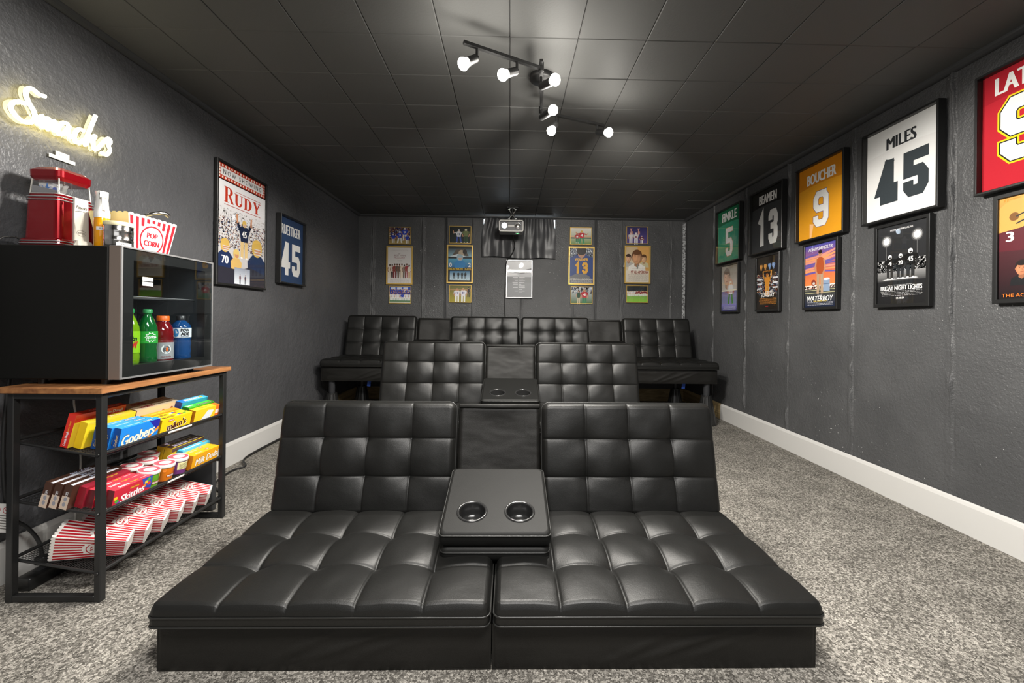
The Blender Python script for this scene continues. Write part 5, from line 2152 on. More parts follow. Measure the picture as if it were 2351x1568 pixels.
candy_box('candy_box', 'green candy box between the light blue and yellow ones, top shelf far end', 0, 0.050, 1.985, 0.160, 0.070, 0.028, (hx('2f9a2a'), hx('4cc03c'), hx('2a7a22')),
          None, multi(Rr(-.2, -.42, .46, -.08, hx('2a1c18')), T_('MINT CHOCOLATE CREAMS', .13, -.25, .6, .2, hx('e8e4d8'), .02), T_('Junior', -.34, .1, .26, .5, WHITE, .05)), None, None, 0.1)
candy_box('candy_box', 'yellow candy box with an orange end at the far end of the top shelf', 0, 0.014, 1.985, 0.160, 0.062, 0.030, (hx('eec62a'), hx('f4da34'), hx('b8761a')),
          multi(Pp([(-.3, -.5), (.1, -.5), (.24, .2), (.0, .3)], hx('d8e0e4')), Rr(.32, -.5, .5, .5, hx('e0702a')), T_('DUDS', .40, .0, .15, .3, WHITE, .03)), multi(T_('Theater', -.1, 0, .3, .36, hx('e07a2a'), .03), Rr(.3, -.5, .46, .5, hx('e0702a'))), None, None, 0.04)
# middle shelf ---------------------------------------------------------
def sfront(P, w, h):
    P.rect(-.5 * w, -.5 * h, .5 * w, .5 * h, hx('4a2e24'))
    P.text('SNO-CAPS', 0, 0, .7 * w, .4 * h, hx('e8e8ee'), .05)


def send(P, w, h):
    P.rect(-.5 * w, -.5 * h, .5 * w, .02 * h, hx('cdb8a6'))
    P.text('SNO-CAPS', 0, .02 * h, h * .34, w * .34, hx('cfcfd4'), .03, 0, PI / 2)
    for q in (-.1, -.3):
        P.ell(0, q * h, w * .22, w * .3, hx('8f8f98'), 10)


stop = multi(Rr(-.5, -.5, .42, -.1, hx('e4e6ee')), T_('SNO-CAPS', .1, .16, .4, .42, hx('c8d4ec'), .04))
for s, y, nm in ((0.118, 1.560, 'front one of three'), (0.148, 1.556, 'middle one of three'), (0.178, 1.552, 'rear one of three')):
    candy_box('candy_box', 'brown and white candy box near the front post, middle shelf, %s' % nm, 1, s, y, 0.182, 0.088, 0.026, (hx('5a3a2c'), hx('4a3228'), hx('4a3026')), sfront, stop, send, 'brown candy boxes on the middle shelf', 0.12)


def kfront(P, w, h):
    P.poly([(.2 * w, .5 * h), (.5 * w, .5 * h), (.5 * w, -.3 * h), (.3 * w, -.1 * h)], hx('3a4aa8'))
    for x, y, c in ((.34, .2, 'e8c42a'), (.42, .05, 'd83a2a'), (.40, .32, '4aa83a'), (.30, .0, 'e07a2a'), (-.40, -.2, '4aa83a'), (-.36, -.34, '7a3a9a'), (-.44, .0, 'e8c42a')):
        P.ell(x * w, y * h, .05 * w, .10 * h, hx(c), 12)
    P.text('Skittles', .0, -.12 * h, .62 * w, .42 * h, hx('f4f2f2'), .06, .1, .08)
    P.text('ORIGINAL', .02 * w, .26 * h, .24 * w, .10 * h, hx('e8c42a'), .02)


ktop = multi(T_('Skittles', -.2, .0, .26, .42, hx('f6f2f2'), .05, .1), T_('Original', .08, .05, .2, .3, hx('f2cf2a'), .03, .1), Rr(.24, -.06, .42, .1, hx('e8a0a8')))
for s, y, nm in ((0.012, 1.600, 'front one of three'), (0.038, 1.592, 'middle one of three'), (0.064, 1.584, 'rear one of three')):
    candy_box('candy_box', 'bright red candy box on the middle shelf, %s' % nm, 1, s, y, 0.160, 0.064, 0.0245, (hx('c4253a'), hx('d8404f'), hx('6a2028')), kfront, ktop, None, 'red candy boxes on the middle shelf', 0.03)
candy_box('candy_box', 'maroon candy box between the bright red and brown boxes, middle shelf', 1, 0.090, 1.578, 0.170, 0.074, 0.026, (hx('8a1f2e'), hx('8f2434'), hx('8a1c28')), None, T_('Original', .1, 0, .3, .4, hx('d8b03a'), .02), None, None, 0.08)
rtop = multi(Rr(-.5, -.5, .5, -.36, hx('e0c62a')), Rr(-.36, -.16, .06, .34, hx('e8e0ea')), T_('RAISINETS', -.15, .09, .38, .34, hx('5a3a8a'), .03), T_('Milk Chocolate', .26, .05, .3, .3, hx('d8d0c8'), .01))
for s, nm in ((0.100, 'front one of two'), (0.134, 'rear one of two')):
    candy_box('candy_box', 'yellow-edged brown candy box on the middle shelf, %s' % nm, 1, s, 1.968, 0.190, 0.092, 0.032, (hx('5a3c30'), hx('4e342a'), hx('d8b82a')), multi(Rr(-.5, -.5, .5, .3, hx('d8b82a'))), rtop, None, 'yellow edged brown candy boxes', 0.08)
candy_box('candy_box', 'light blue candy box behind the golden pair on the middle shelf', 1, 0.070, 1.985, 0.170, 0.076, 0.026, (hx('a8d0dc'), hx('4cb8e4'), hx('3a9ac4')),
          multi(Rr(-.5, .2, .5, .5, hx('4cb8e4')), Ee(-.05, .0, .09, .2, hx('d86a2a')), Ee(.02, .1, .04, .12, hx('4aa83a'))), multi(T_('Mike and Ike', -.1, 0, .6, .5, WHITE, .04), Rr(.3, -.2, .44, .2, hx('b88a4a'))), None, None, 0.06)


def dudsfront(P, w, h):
    P.text('Milk Duds', .05 * w, 0, .84 * w, .46 * h, hx('4a1f16'), .10, .1, .05, grow=.003)
    P.text('Milk Duds', .05 * w, 0, .84 * w, .46 * h, hx('f6f0e4'), .03, .1, .05)


dtop = multi(T_('MILK DUDS', -.2, -.05, .24, .3, hx('e8dcc0'), .02), Ee(.12, .1, .08, .2, hx('d86a5a')), T_('Duds', .12, .1, .1, .2, WHITE, .02))
for s, nm in ((0.014, 'front one of two'), (0.042, 'rear one of two')):
    candy_box('candy_box', 'golden yellow candy box on the middle shelf, %s' % nm, 1, s, 1.975, 0.165, 0.066, 0.027, (hx('e8a41c'), hx('f0b624'), hx('c87a14')), dudsfront, dtop, None, 'golden candy boxes on the middle shelf', 0.04)


# ---- chip cups with pink lids (their printed mascot is left out)
def chip_cup(label, s, y, body, art=None, brand=True):
    M = shelfM(1, s, y, 0.0005, -TILT * 0.3)
    t = thing('chip_cup', label, 'chip cup', M=M @ Matrix.Rotation(-PI / 2, 4, 'X'), group='pink lidded chip cups')
    bb = MB()
    dk = tuple(c * .75 for c in body)
    bb.lathe([(0.0, 0.0), (0.030, 0.0), (0.031, 0.002), (0.0345, 0.060), (0.035, 0.062)], m_print, 28, col=body)
    bb.build('cup', t)
    bb = MB()
    bb.lathe([(0.0365, 0.056), (0.0375, 0.058), (0.0375, 0.068), (0.036, 0.0705), (0.0345, 0.0690)], m_white, 28)
    lid = bb.build('lid', t)
    bb = MB(Matrix.Translation((0, 0, 0.0692)))
    bb.ell(0, 0, .0348, .0348, hx('d9606e'), 28)
    bb.ell(0.002, -0.002, .0215, .0195, hx('e9e7e6'), 24)
    bb.build('lid_print', lid)
    # wrap printing on the front of the cup (towards the room)
    bb = MB()
    n = 14
    if brand:
        v, f = [], []
        for i in range(n + 1):
            a = -PI / 2 - .55 + 1.1 * i / n
            for h in (0.016, 0.027):
                r = 0.0312 + h * .06 + .0004
                v.append((r * math.cos(a), r * math.sin(a), h))
        for i in range(n):
            f.append((2 * i, 2 * i + 2, 2 * i + 3, 2 * i + 1))
        bb.add(v, f, m_print, hx('8a1c1c'))
        tv, tf = text_mesh('PRINGLES', .03, 0)
        xs = [p[0] for p in tv]
        ys = [p[1] for p in tv]
        vv = []
        for p in tv:
            q = (p[0] - min(xs)) / (max(xs) - min(xs)) - .5
            h = 0.0178 + .0075 * (p[1] - min(ys)) / (max(ys) - min(ys))
            a = -PI / 2 + q * .95
            r = 0.0312 + h * .06 + .0008
            vv.append((r * math.cos(a), r * math.sin(a), h))
        bb.add(vv, tf, m_print, hx('f2ece0'))
        for a0, h, c in ((-PI / 2 + .75, .022, 'e8a03a'), (-PI / 2 - .8, .046, 'd87a2a'), (-PI / 2 + .5, .044, 'f0c45a')):
            v = [(0.0345 * math.cos(a0 + .2 * math.cos(q)), 0.0345 * math.sin(a0 + .2 * math.cos(q)), h + .007 * math.sin(q)) for q in np.linspace(0, 2 * PI, 13)[:-1]]
            bb.add(v, [tuple(range(12))], m_print, hx(c))
    else:
        v, f = [], []
        for i in range(n + 1):
            a = -PI / 2 - .9 + 1.5 * i / n
            for h in (0.020, 0.052):
                r = 0.0312 + h * .06 + .0004
                v.append((r * math.cos(a), r * math.sin(a), h))
        for i in range(n):
            f.append((2 * i, 2 * i + 2, 2 * i + 3, 2 * i + 1))
        bb.add(v, f, m_print, hx('e2dca6'))
        for k in range(5):
            h = .024 + k * .005
            v, f = [], []
            for i in range(n + 1):
                a = -PI / 2 - .7 + 1.0 * i / n
                for q in (0, .0016):
                    r = 0.0312 + h * .06 + .0009
                    v.append((r * math.cos(a), r * math.sin(a), h + q))
            for i in range(n):
                f.append((2 * i, 2 * i + 2, 2 * i + 3, 2 * i + 1))
            bb.add(v, f, m_print, hx('6a6040'))
    bb.build('wrapper_print', t)


chip_cup('green chip cup with a pink lid at the front of the middle shelf', 0.045, 1.706, hx('69a82a'))
chip_cup('orange chip cup with a pink lid, between the green and purple cups', 0.048, 1.784, hx('e07c1a'))
chip_cup('purple chip cup with a cream info panel and pink lid', 0.052, 1.862, hx('7a3f86'), brand=False)
chip_cup('red chip cup with a pink lid behind the green cup', 0.122, 1.712, hx('a8202a'))
chip_cup('red chip cup with a pink lid in the middle of the rear cups', 0.124, 1.789, hx('a8202a'))
chip_cup('red chip cup with a pink lid, farthest back of the cups beside the brown boxes', 0.166, 1.846, hx('a8202a'))

# ---- popcorn tubs
PRED = hx('b8202c')


def tub_face(P, wb, wt, hh, n, roundel=True, plain=None):
    """striped trapezoid face: base at y=0, mouth at y=hh with scallops"""
    W0, W1 = wb / 2, wt / 2
    cream = plain or hx('f1ece6')
    sc_n = n
    pts = [(-W0, 0), (W0, 0), (W1, hh)]
    for i in range(sc_n):
        x1 = W1 - wt * (i + 1) / sc_n
        for q in range(1, 6):
            a = PI * q / 5
            pts.append((W1 - wt * (i + .5) / sc_n + wt / sc_n / 2 * math.cos(a), hh + 0.006 * math.sin(a)))
    P.poly(pts, cream)
    if plain:
        return
    for i in range(n):
        u = (i + .5) / n * 2 - 1
        hwb, hwt = wb / n * .28, wt / n * .28
        def X(v, side):
            return u * (W0 + (W1 - W0) * v) + side * (hwb + (hwt - hwb) * v)
        segs = [(.03, .97)]
        cy, r = .46, .30 * (wb + wt) / 2 / hh
        du = abs(u * (W0 + (W1 - W0) * cy)) / hh
        if roundel and du < r:
            k = math.sqrt(max(0, r * r - du * du))
            segs = [(.03, cy - k - .02), (cy + k + .02, .97)]
        for a, c in segs:
            if c > a + .02:
                P.poly([(X(a, -1), a * hh), (X(a, 1), a * hh), (X(c, 1), c * hh), (X(c, -1), c * hh)], PRED)
    if roundel:
        cy, r = .44 * hh, .28 * (wb + wt) / 2
        P.ell(0, cy, r, r, cream, 28)
        P.ring(0, cy, r, r, r * .12, PRED, 32)
        P.text('POP', 0, cy + r * .30, r * .92, r * .36, PRED, .14)
        P.text('CORN', 0, cy - r * .26, r * 1.30, r * .38, PRED, .14)


def make_tub(name, wbx, wtx, wby, wty, hh, parent_label, cat='popcorn box'):
    """four printed walls + base; local z = axis from base to mouth, x width, y height"""
    t = thing(name, parent_label, cat)
    def wall_matrix(ax):
        # returns transform placing a face (x right, y up to the mouth, z outwards)
        if ax == 0:      # +y face
            a = math.atan2((wty - wby) / 2, hh)
            return Matrix.Translation((0, wby / 2, 0)) @ Matrix(((1, 0, 0, 0), (0, math.sin(a), math.cos(a), 0), (0, math.cos(a), -math.sin(a), 0), (0, 0, 0, 1))), wbx, wtx, hh / math.cos(a), True
        if ax == 1:      # -y face
            a = math.atan2((wty - wby) / 2, hh)
            return Matrix.Translation((0, -wby / 2, 0)) @ Matrix(((-1, 0, 0, 0), (0, -math.sin(a), -math.cos(a), 0), (0, math.cos(a), -math.sin(a), 0), (0, 0, 0, 1))), wbx, wtx, hh / math.cos(a), True
        if ax == 2:      # -x face
            a = math.atan2((wtx - wbx) / 2, hh)
            return Matrix.Translation((-wbx / 2, 0, 0)) @ Matrix(((0, -math.sin(a), -math.cos(a), 0), (-1, 0, 0, 0), (0, math.cos(a), -math.sin(a), 0), (0, 0, 0, 1))), wby, wty, hh / math.cos(a), True
        a = math.atan2((wtx - wbx) / 2, hh)
        return Matrix.Translation((wbx / 2, 0, 0)) @ Matrix(((0, math.sin(a), math.cos(a), 0), (1, 0, 0, 0), (0, math.cos(a), -math.sin(a), 0), (0, 0, 0, 1))), wby, wty, hh / math.cos(a), True
    return t, wall_matrix


def tub_parts(t, wall_matrix, wbx, wby, n1, n2, plain=None):
    cols = hx('efe9e2')
    bb = MB()
    for ax in range(4):
        M, wb, wt, hl, _ = wall_matrix(ax)
        bb.M = M
        if M.determinant() < 0:
            M = M @ Matrix.Diagonal((-1, 1, 1, 1))
            bb.M = M
        bb.z = 0.0
        # cardboard wall
        bb.add([(-wb / 2, 0, 0), (wb / 2, 0, 0), (wt / 2, hl, 0), (-wt / 2, hl, 0), (-wb / 2 + .0006, 0, -.0008), (wb / 2 - .0006, 0, -.0008), (wt / 2 - .0006, hl, -.0008), (-wt / 2 + .0006, hl, -.0008)],
               [(0, 1, 2, 3), (7, 6, 5, 4), (3, 2, 6, 7)], m_print, cols)
        bb.z = 0.0003
        tub_face(bb, wb, wt, hl, n1 if ax < 2 else n2, plain=plain if ax < 2 else None)
    bb.M = I4
    bb.box(-wbx / 2, wbx / 2, -wby / 2, wby / 2, 0.0, 0.001, m_print, cols)
    bb.build('carton', t)


def tub_on_shelf(i, y, s, yaw, up, roll, label, dims=(0.058, 0.080, 0.062, 0.106, 0.200)):
    wbx, wtx, wby, wty, hh = dims
    t, wm = make_tub('popcorn_box', wbx, wtx, wby, wty, hh, label)
    t['group'] = 'striped popcorn boxes on the bottom shelf'
    tub_parts(t, wm, wbx, wby, 6, 8)
    # lie the box down: axis to the wall, its height direction up from the shelf, resting on its lower slanted wall
    sl = math.atan2((wty - wby) / 2, hh)
    a = TILT
    p = shelf_point(2, s, y, wby / 2 * math.cos(sl) + up)
    bvec = Vector((-math.cos(a + sl), 0, math.sin(a + sl)))
    nvec = Vector((math.sin(a + sl), 0, math.cos(a + sl)))
    M = Matrix(((0, nvec.x, bvec.x, p.x), (1, nvec.y, bvec.y, p.y), (0, nvec.z, bvec.z, p.z), (0, 0, 0, 1)))
    t.matrix_world = M @ Matrix.Rotation(yaw, 4, 'Y') @ Matrix.Rotation(roll, 4, 'Z')
    return t


ORD = ['nearest the rack front post', 'second from the near end', 'third from the near end', 'third from the far end', 'second from the far end', 'farthest along the shelf']
for i in range(6):
    tub_on_shelf(i, 1.600 + 0.083 * i, 0.022, -0.42 + random.uniform(-.015, .015), 0.011, 0.27, 'red striped popcorn box lying on the bottom shelf, %s' % ORD[i])

# ------------------------------------------------------------------ fridge
FX0, FXB, FXD, FY0, FY1, FZ0, FZ1 = -1.808, -1.408, -1.362, 1.502, 1.958, 0.747, 1.217


def make_fridge():
    t = thing('mini_fridge', 'black glass-door mini fridge of bottled drinks on the snack rack', 'fridge', ((FX0 + FXB) / 2, (FY0 + FY1) / 2, 0.728))
    inv = Matrix.Translation(-t.location)
    w = 0.028
    bb = MB(inv)
    bb.box(FX0, FXB, FY0, FY0 + w, FZ0, FZ1, m_fridge, bev=.003, seg=1)
    bb.box(FX0, FXB, FY1 - w, FY1, FZ0, FZ1, m_fridge, bev=.003, seg=1)
    bb.box(FX0, FXB, FY0 + w, FY1 - w, FZ0, FZ0 + 0.036, m_fridge)
    bb.box(FX0, FXB, FY0 + w, FY1 - w, FZ1 - w, FZ1, m_fridge)
    bb.box(FX0, FX0 + 0.13, FY0 + w, FY1 - w, FZ0 + .036, FZ1 - w, m_fridge)
    bb.build('cabinet', t)
    bb = MB(inv)
    e = 0.0015
    x0, x1, y0, y1, z0, z1 = FX0 + .1305, FXB, FY0 + w + .0005, FY1 - w - .0005, FZ0 + .0365, FZ1 - w - .0005
    for q in ((x0, x0 + e, y0, y1, z0, z1), (x0, x1, y0, y0 + e, z0, z1), (x0, x1, y1 - e, y1, z0, z1), (x0, x1, y0, y1, z0, z0 + e), (x0, x1, y0, y1, z1 - e, z1)):
        bb.box(*q, m_liner)
    bb.build('liner', t)
    bb = MB(inv)
    for i in range(9):
        x = x0 + .02 + (x1 - x0 - .04) * i / 8
        bb.cyl((x, y0 + .002, 1.045), (x, y1 - .002, 1.045), 0.0014, 0.0014, m_alu, 6)
    bb.cyl((x1 - .012, y0 + .002, 1.045), (x1 - .012, y1 - .002, 1.045), 0.0022, 0.0022, m_alu, 6)
    bb.build('wire_shelf', t)
    # door
    bb = MB(inv)
    g = 0.006
    fy0, fy1, fz0, fz1 = FY0 + .002, FY1 + .002, FZ0, FZ1 + .002
    bb.M = inv @ Matrix(((0, 0, 1, 0), (1, 0, 0, 0), (0, 1, 0, 0), (0, 0, 0, 1)))
    out = [(fy0, fz0), (fy1, fz0), (fy1, fz1), (fy0, fz1)]
    inn = [(fy0 + g, fz0 + g), (fy1 - g, fz0 + g), (fy1 - g, fz1 - g), (fy0 + g, fz1 - g)]
    bb.prism(out, FXB + .004, FXD, m_alu, holes=[inn])
    dr = bb.build('door', t)
    bb = MB(inv)
    bb.box(FXB + .004, FXD - .004, fy0 - .0012, fy0, fz0 + .001, fz1 - .001, m_doorside)
    bb.build('door_edge', dr)
    bb = MB(inv @ Matrix(((0, 0, 1, 0), (1, 0, 0, 0), (0, 1, 0, 0), (0, 0, 0, 1))))
    bo = 0.045
    inn2 = [(fy0 + bo + .008, fz0 + bo), (fy1 - bo, fz0 + bo), (fy1 - bo, fz1 - bo), (fy0 + bo + .008, fz1 - bo)]
    bb.prism(inn, FXB + .008, FXD - .005, m_blackplastic, holes=[inn2])
    bb.build('black_border', dr)
    bb = MB(inv)
    bb.box(FXD - .0045, FXD - .0015, fy0 + g, fy1 - g, fz0 + g, fz1 - g, m_dglass)
    bb.build('door_glass', dr)
    bb = MB(inv)
    bb.box(FXB - .004, FXB + .004, fy0 + .004, fy1 - .004, fz0 + .004, fz0 + .03, m_blackplastic)
    bb.box(FXB - .004, FXB + .004, fy0 + .004, fy1 - .004, fz1 - .03, fz1 - .004, m_blackplastic)
    bb.box(FXB - .004, FXB + .004, fy0 + .004, fy0 + .03, fz0 + .03, fz1 - .03, m_blackplastic)
    bb.box(FXB - .004, FXB + .004, fy1 - .03, fy1 - .004, fz0 + .03, fz1 - .03, m_blackplastic)
    bb.build('door_gasket', dr)
    bb = MB(inv)
    bb.box(FXB - .02, FXD - .01, fy1 - .02, fy1 + .002, fz1 + .0005, fz1 + .006, m_blackplastic)
    bb.build('hinge_cover', dr)
    for x in (FX0 + .15, FXB - .03):
        for y in (FY0 + .03, FY1 - .03):
            bb = MB(inv)
            bb.cyl((x, y, 0.7285), (x, y, FZ0), 0.012, 0.014, m_blackplastic, 12)
            bb.build('foot', t)
    lamp('fridge_light', 'AREA', (FXB - .02, (FY0 + FY1) / 2, FZ1 - w - .012), 0.09, (0.9, 0.97, 1.0), 0.32, aim=(FXB - .06, (FY0 + FY1) / 2, FZ0), size_y=0.03)


make_fridge()
for z, s, lb in ((1.110, 'DRINKS $2', 'upper of two small white labels on the fridge door glass'), (1.092, 'THANK YOU', 'lower of two small white labels on the fridge door glass')):
    M = Matrix(((0, 0, 1, FXD + .0002), (1, 0, 0, 1.612), (0, 1, 0, z), (0, 0, 0, 1)))
    price_label('price_label', M, 0.046, 0.0145, [s], lb)


def bottle(name, label, x, y, prof, m, cap_m, cap, lab):
    z0 = FZ0 + .0385
    t = thing(name, label, 'bottle', (x, y, z0), group='bottles in the mini fridge')
    bb = MB()
    bb.lathe(prof, m, 28)
    bb.build('bottle_body', t)
    bb = MB()
    r, h0, h1 = cap
    bb.lathe([(r, h0), (r, h1 - .002), (r - .002, h1), (0, h1)], cap_m, 24)
    bb.build('cap', t)
    bb = MB()
    h0, h1, rr, c, art = lab
    bb.lathe([(rr, h0), (rr, h1)], m_print, 32, col=c)
    for (s, a, hc, wa, hh, col, bold, shear) in art:
        if s.startswith('#'):
            shp = s[1:]
            v = []
            for k in range(20):
                q = 2 * PI * k / 20
                rad = 1.0 if shp == 'disc' else (1.0 if k % 2 == 0 else .72)
                an = a + wa / 2 * math.cos(q) * rad
                v.append(((rr + bold) * math.cos(an), (rr + bold) * math.sin(an), hc + hh / 2 * math.sin(q) * rad))
            bb.add(v, [tuple(range(20))], m_print, col)
            continue
        tv, tf = text_mesh(s, bold, shear)
        xs = [p[0] for p in tv]
        ys = [p[1] for p in tv]
        v = []
        for p in tv:
            q = (p[0] - min(xs)) / (max(xs) - min(xs)) - .5
            an = a + q * wa
            v.append(((rr + .0009) * math.cos(an), (rr + .0009) * math.sin(an), hc + hh * ((p[1] - min(ys)) / (max(ys) - min(ys)) - .5)))
        bb.add(v, tf, m_print, col)
    bb.build('wrap_label', t)
    return t


AN = -0.62   # wraps face the photographer
mcap_g = mat('green_cap', hx('2c8a4c'), 0.4)
mcap_o = mat('orange_cap', hx('e8661a'), 0.4)
mcap_k = mat('black_cap', (0.02, 0.02, 0.022), 0.35)
SODA = [(0.0, 0.0), (0.026, 0.0), (0.031, 0.006), (0.032, 0.03), (0.030, 0.06), (0.0315, 0.075), (0.032, 0.125), (0.030, 0.145), (0.020, 0.175), (0.0125, 0.190), (0.0125, 0.205)]
bottle('soda_bottle', 'lime green soda bottle half hidden at the near edge of the fridge door', -1.455, 1.640, SODA, m_lime, mcap_g, (0.015, 0.198, 0.214),
       (0.045, 0.128, 0.0325, hx('8cc41c'), [('Mtn', AN, .100, 1.1, .020, hx('1a3a1a'), .04, .2), ('DEW', AN, .076, 1.3, .026, hx('c8242a'), .06, .2)]))
bottle('soda_bottle', 'green soda bottle with a green cap in the fridge, beside the red sports drink', -1.447, 1.713, SODA, m_sodagreen, mcap_g, (0.015, 0.198, 0.214),
       (0.078, 0.126, 0.0325, hx('2aa03a'), [('#star', AN + .1, .102, 1.25, .042, WHITE, .0005, 0), ('#star', AN + .1, .102, 1.05, .034, hx('2aa03a'), .0007, 0), ('Sprite', AN + .1, .102, .95, .016, WHITE, .03, .15)]))
SPORT = [(0.0, 0.0), (0.032, 0.0), (0.036, 0.006), (0.0365, 0.080), (0.034, 0.086), (0.0365, 0.094), (0.0365, 0.118), (0.033, 0.138), (0.022, 0.160), (0.019, 0.166), (0.019, 0.176)]
bottle('sports_drink', 'red sports drink with an orange cap in the fridge', -1.448, 1.789, SPORT, m_redrink, mcap_o, (0.0215, 0.168, 0.188),
       (0.010, 0.078, 0.0370, hx('9a9a9c'), [('#disc', AN + .05, .050, .92, .036, WHITE, .0005, 0), ('G', AN + .05, .050, .62, .024, hx('58585c'), .06, 0), ('#star', AN + .1, .050, .22, .020, hx('e8661a'), .0012, 0), ('FRUIT PUNCH', AN + .05, .019, .9, .006, hx('7a1f2a'), .02, 0)]))
POWER = [(0.0, 0.0), (0.033, 0.0), (0.037, 0.006), (0.0345, 0.022), (0.037, 0.036), (0.0345, 0.052), (0.037, 0.068), (0.0345, 0.084), (0.0365, 0.094), (0.0370, 0.135), (0.033, 0.150), (0.018, 0.166), (0.015, 0.170), (0.015, 0.178)]
bottle('sports_drink', 'blue sports drink with a black cap in the fridge', -1.447, 1.884, POWER, m_bluedrink, mcap_k, (0.017, 0.170, 0.190),
       (0.095, 0.136, 0.0375, hx('e8eef2'), [('#disc', AN - .75, .115, .55, .036, hx('3a8ac4'), .0005, 0), ('POW', AN + .12, .126, .86, .013, hx('16181c'), .05, 0), ('ADE', AN + .12, .110, .86, .013, hx('16181c'), .05, 0), ('SPORTS DRINK', AN + .1, .0985, .8, .004, hx('2a3a5a'), .01, 0)]))

# ------------------------------------------------------------------ things on the fridge
ZT = FZ1 + 0.0006


def make_popper():
    x0, x1, y0, y1 = -1.768, -1.640, 1.560, 1.702
    cx, cy = (x0 + x1) / 2, (y0 + y1) / 2
    t = thing('popcorn_machine', 'retro red popcorn machine with a clear hood on top of the fridge', 'popcorn machine', (cx, cy, ZT))
    hx_, hy_ = (x1 - x0) / 2, (y1 - y0) / 2

    def frustum(bb, levels, m, r=0.018, cap=True):
        """stack of rounded rectangles (half x, half y, z)"""
        V, F = [], []
        n = 0
        for a, b2, z in levels:
            p = rrect(2 * a, 2 * b2, r, 5, -a, -b2)
            n = len(p)
            V += [(q[0], q[1], z) for q in p]
        for k in range(len(levels) - 1):
            for i in range(n):
                j = (i + 1) % n
                F.append((k * n + i, k * n + j, (k + 1) * n + j, (k + 1) * n + i))
        if cap:
            F.append(tuple(reversed(range(n))))
            F.append(tuple(range((len(levels) - 1) * n, len(levels) * n)))
        bb.add(V, F, m, smooth=False)

    bb = MB()
    frustum(bb, [(hx_ + .010, hy_ + .008, 0.004), (hx_ + .012, hy_ + .010, 0.012), (hx_ + .010, hy_ + .008, 0.028), (hx_ + .004, hy_ + .003, 0.033)], m_red)
    bb.build('base', t)
    bb = MB()
    for z in (0.013, 0.022):
        p = rrect(2 * hx_ + .0245, 2 * hy_ + .0205, .02, 5, -hx_ - .01225, -hy_ - .01025)
        bb.tube([(q[0], q[1], z) for q in p], 0.0022, m_alu, 6, True)
    bb.build('base_trim', t)
    bb = MB()
    frustum(bb, [(hx_, hy_, 0.033), (hx_ - .004, hy_ - .004, 0.188), (hx_ - .007, hy_ - .007, 0.196)], m_red)
    bb.build('body', t)
    bb = MB()
    for z in (0.175, 0.186):
        p = rrect(2 * hx_ - .004, 2 * hy_ - .004, .018, 5, -hx_ + .002, -hy_ + .002)
        bb.tube([(q[0], q[1], z) for q in p], 0.0022, m_alu, 6, True)
    bb.build('body_trim', t)
    # ivory front plate facing the room
    M = Matrix(((0, 0, 1, hx_ - .003), (1, 0, 0, 0.004), (0, 1, 0, 0.036), (0, 0, 0, 1)))
    bb = MB(M)
    bb.prism([(-.024, 0), (.032, 0), (.028, .160), (-.022, .160)], 0, .0075, m_ivory)
    bb.prism([(-.028, -.034), (.036, -.034), (.040, -.020), (.032, .0), (-.024, .0), (-.034, -.020)], 0, .018, m_ivory)
    bb.z = 0.0078
    bb.text('Popcorn', .003, .125, .040, .017, hx('2a2420'), .02, .25)
    bb.stroke([(-.02, .108), (-.008, .113), (.012, .113)], .0018, hx('2a2420'))
    bb.ring(.003, .030, .018, .011, .0012, hx('6a645c'))
    bb.text('NOSTALGIA', .003, .030, .026, .006, hx('5a544c'), .01)
    bb.build('front_plate', t)
    bb = MB()
    frustum(bb, [(hx_ - .008, hy_ - .008, 0.196), (hx_ - .012, hy_ - .012, 0.262)], m_glass, 0.016, False)
    frustum(bb, [(hx_ - .010, hy_ - .010, 0.196), (hx_ - .014, hy_ - .014, 0.262)], m_glass, 0.015, False)
    for a, b2 in ((-1, -1), (1, -1), (1, 1), (-1, 1)):
        bb.cyl((a * (hx_ - .0125), b2 * (hy_ - .0125), .197), (a * (hx_ - .0165), b2 * (hy_ - .0165), .258), .0022, .0022, m_hoodedge, 6)
    p = rrect(2 * hx_ - .016, 2 * hy_ - .016, .016, 5, -hx_ + .008, -hy_ + .008)
    bb.tube([(q[0], q[1], .198) for q in p], .0016, m_hoodedge, 5, True)
    bb.build('clear_hood', t)
    bb = MB()
    v = [(hx_ - .012, -.030, .258), (hx_ - .012, .045, .258), (hx_ + .045, .040, .205), (hx_ + .045, -.022, .205), (hx_ - .010, -.030, .2), (hx_ - .010, .045, .2), (hx_ + .042, .040, .196), (hx_ + .042, -.022, .196)]
    bb.add(v, [(0, 3, 2, 1), (0, 4, 7, 3), (1, 2, 6, 5)], m_glass)
    bb.build('chute', t)
    bb = MB()
    frustum(bb, [(hx_ - .013, hy_ - .013, 0.248), (hx_ - .007, hy_ - .007, 0.262), (hx_ - .006, hy_ - .006, 0.284), (hx_ - .018, hy_ - .018, 0.296)], m_red)
    bb.build('lid', t)
    bb = MB()
    bb.box(-.03, .02, -.05, .04, .294, .2985, m_gold, bev=.002)
    bb.build('lid_cap', t)
    bb = MB()
    bb.tube([(-hx_ - .010, -.05, .020), (-hx_ - .022, -.07, .034), (-hx_ - .030, -.10, .030), (-hx_ - .032, -.16, -.02), (-hx_ - .032, -.19, -.10)], .003, m_cord, 6)
    bb.build('power_cord', t)
    # packet inside the hood
    V, F = [], []
    for j in range(9):
        for i in range(13):
            u, v2 = i / 12, j / 8
            V.append((-.040 + .086 * u, -.050 + .012 * v2 + .006 * noise.noise((u * 4, v2 * 4, 1)), .204 + .044 * v2 * (1 - .25 * u) + .004 * noise.noise((u * 5, v2, 2))))
    for j in range(8):
        for i in range(12):
            a = j * 13 + i
            F.append((a, a + 1, a + 14, a + 13))
    n0 = len(V)
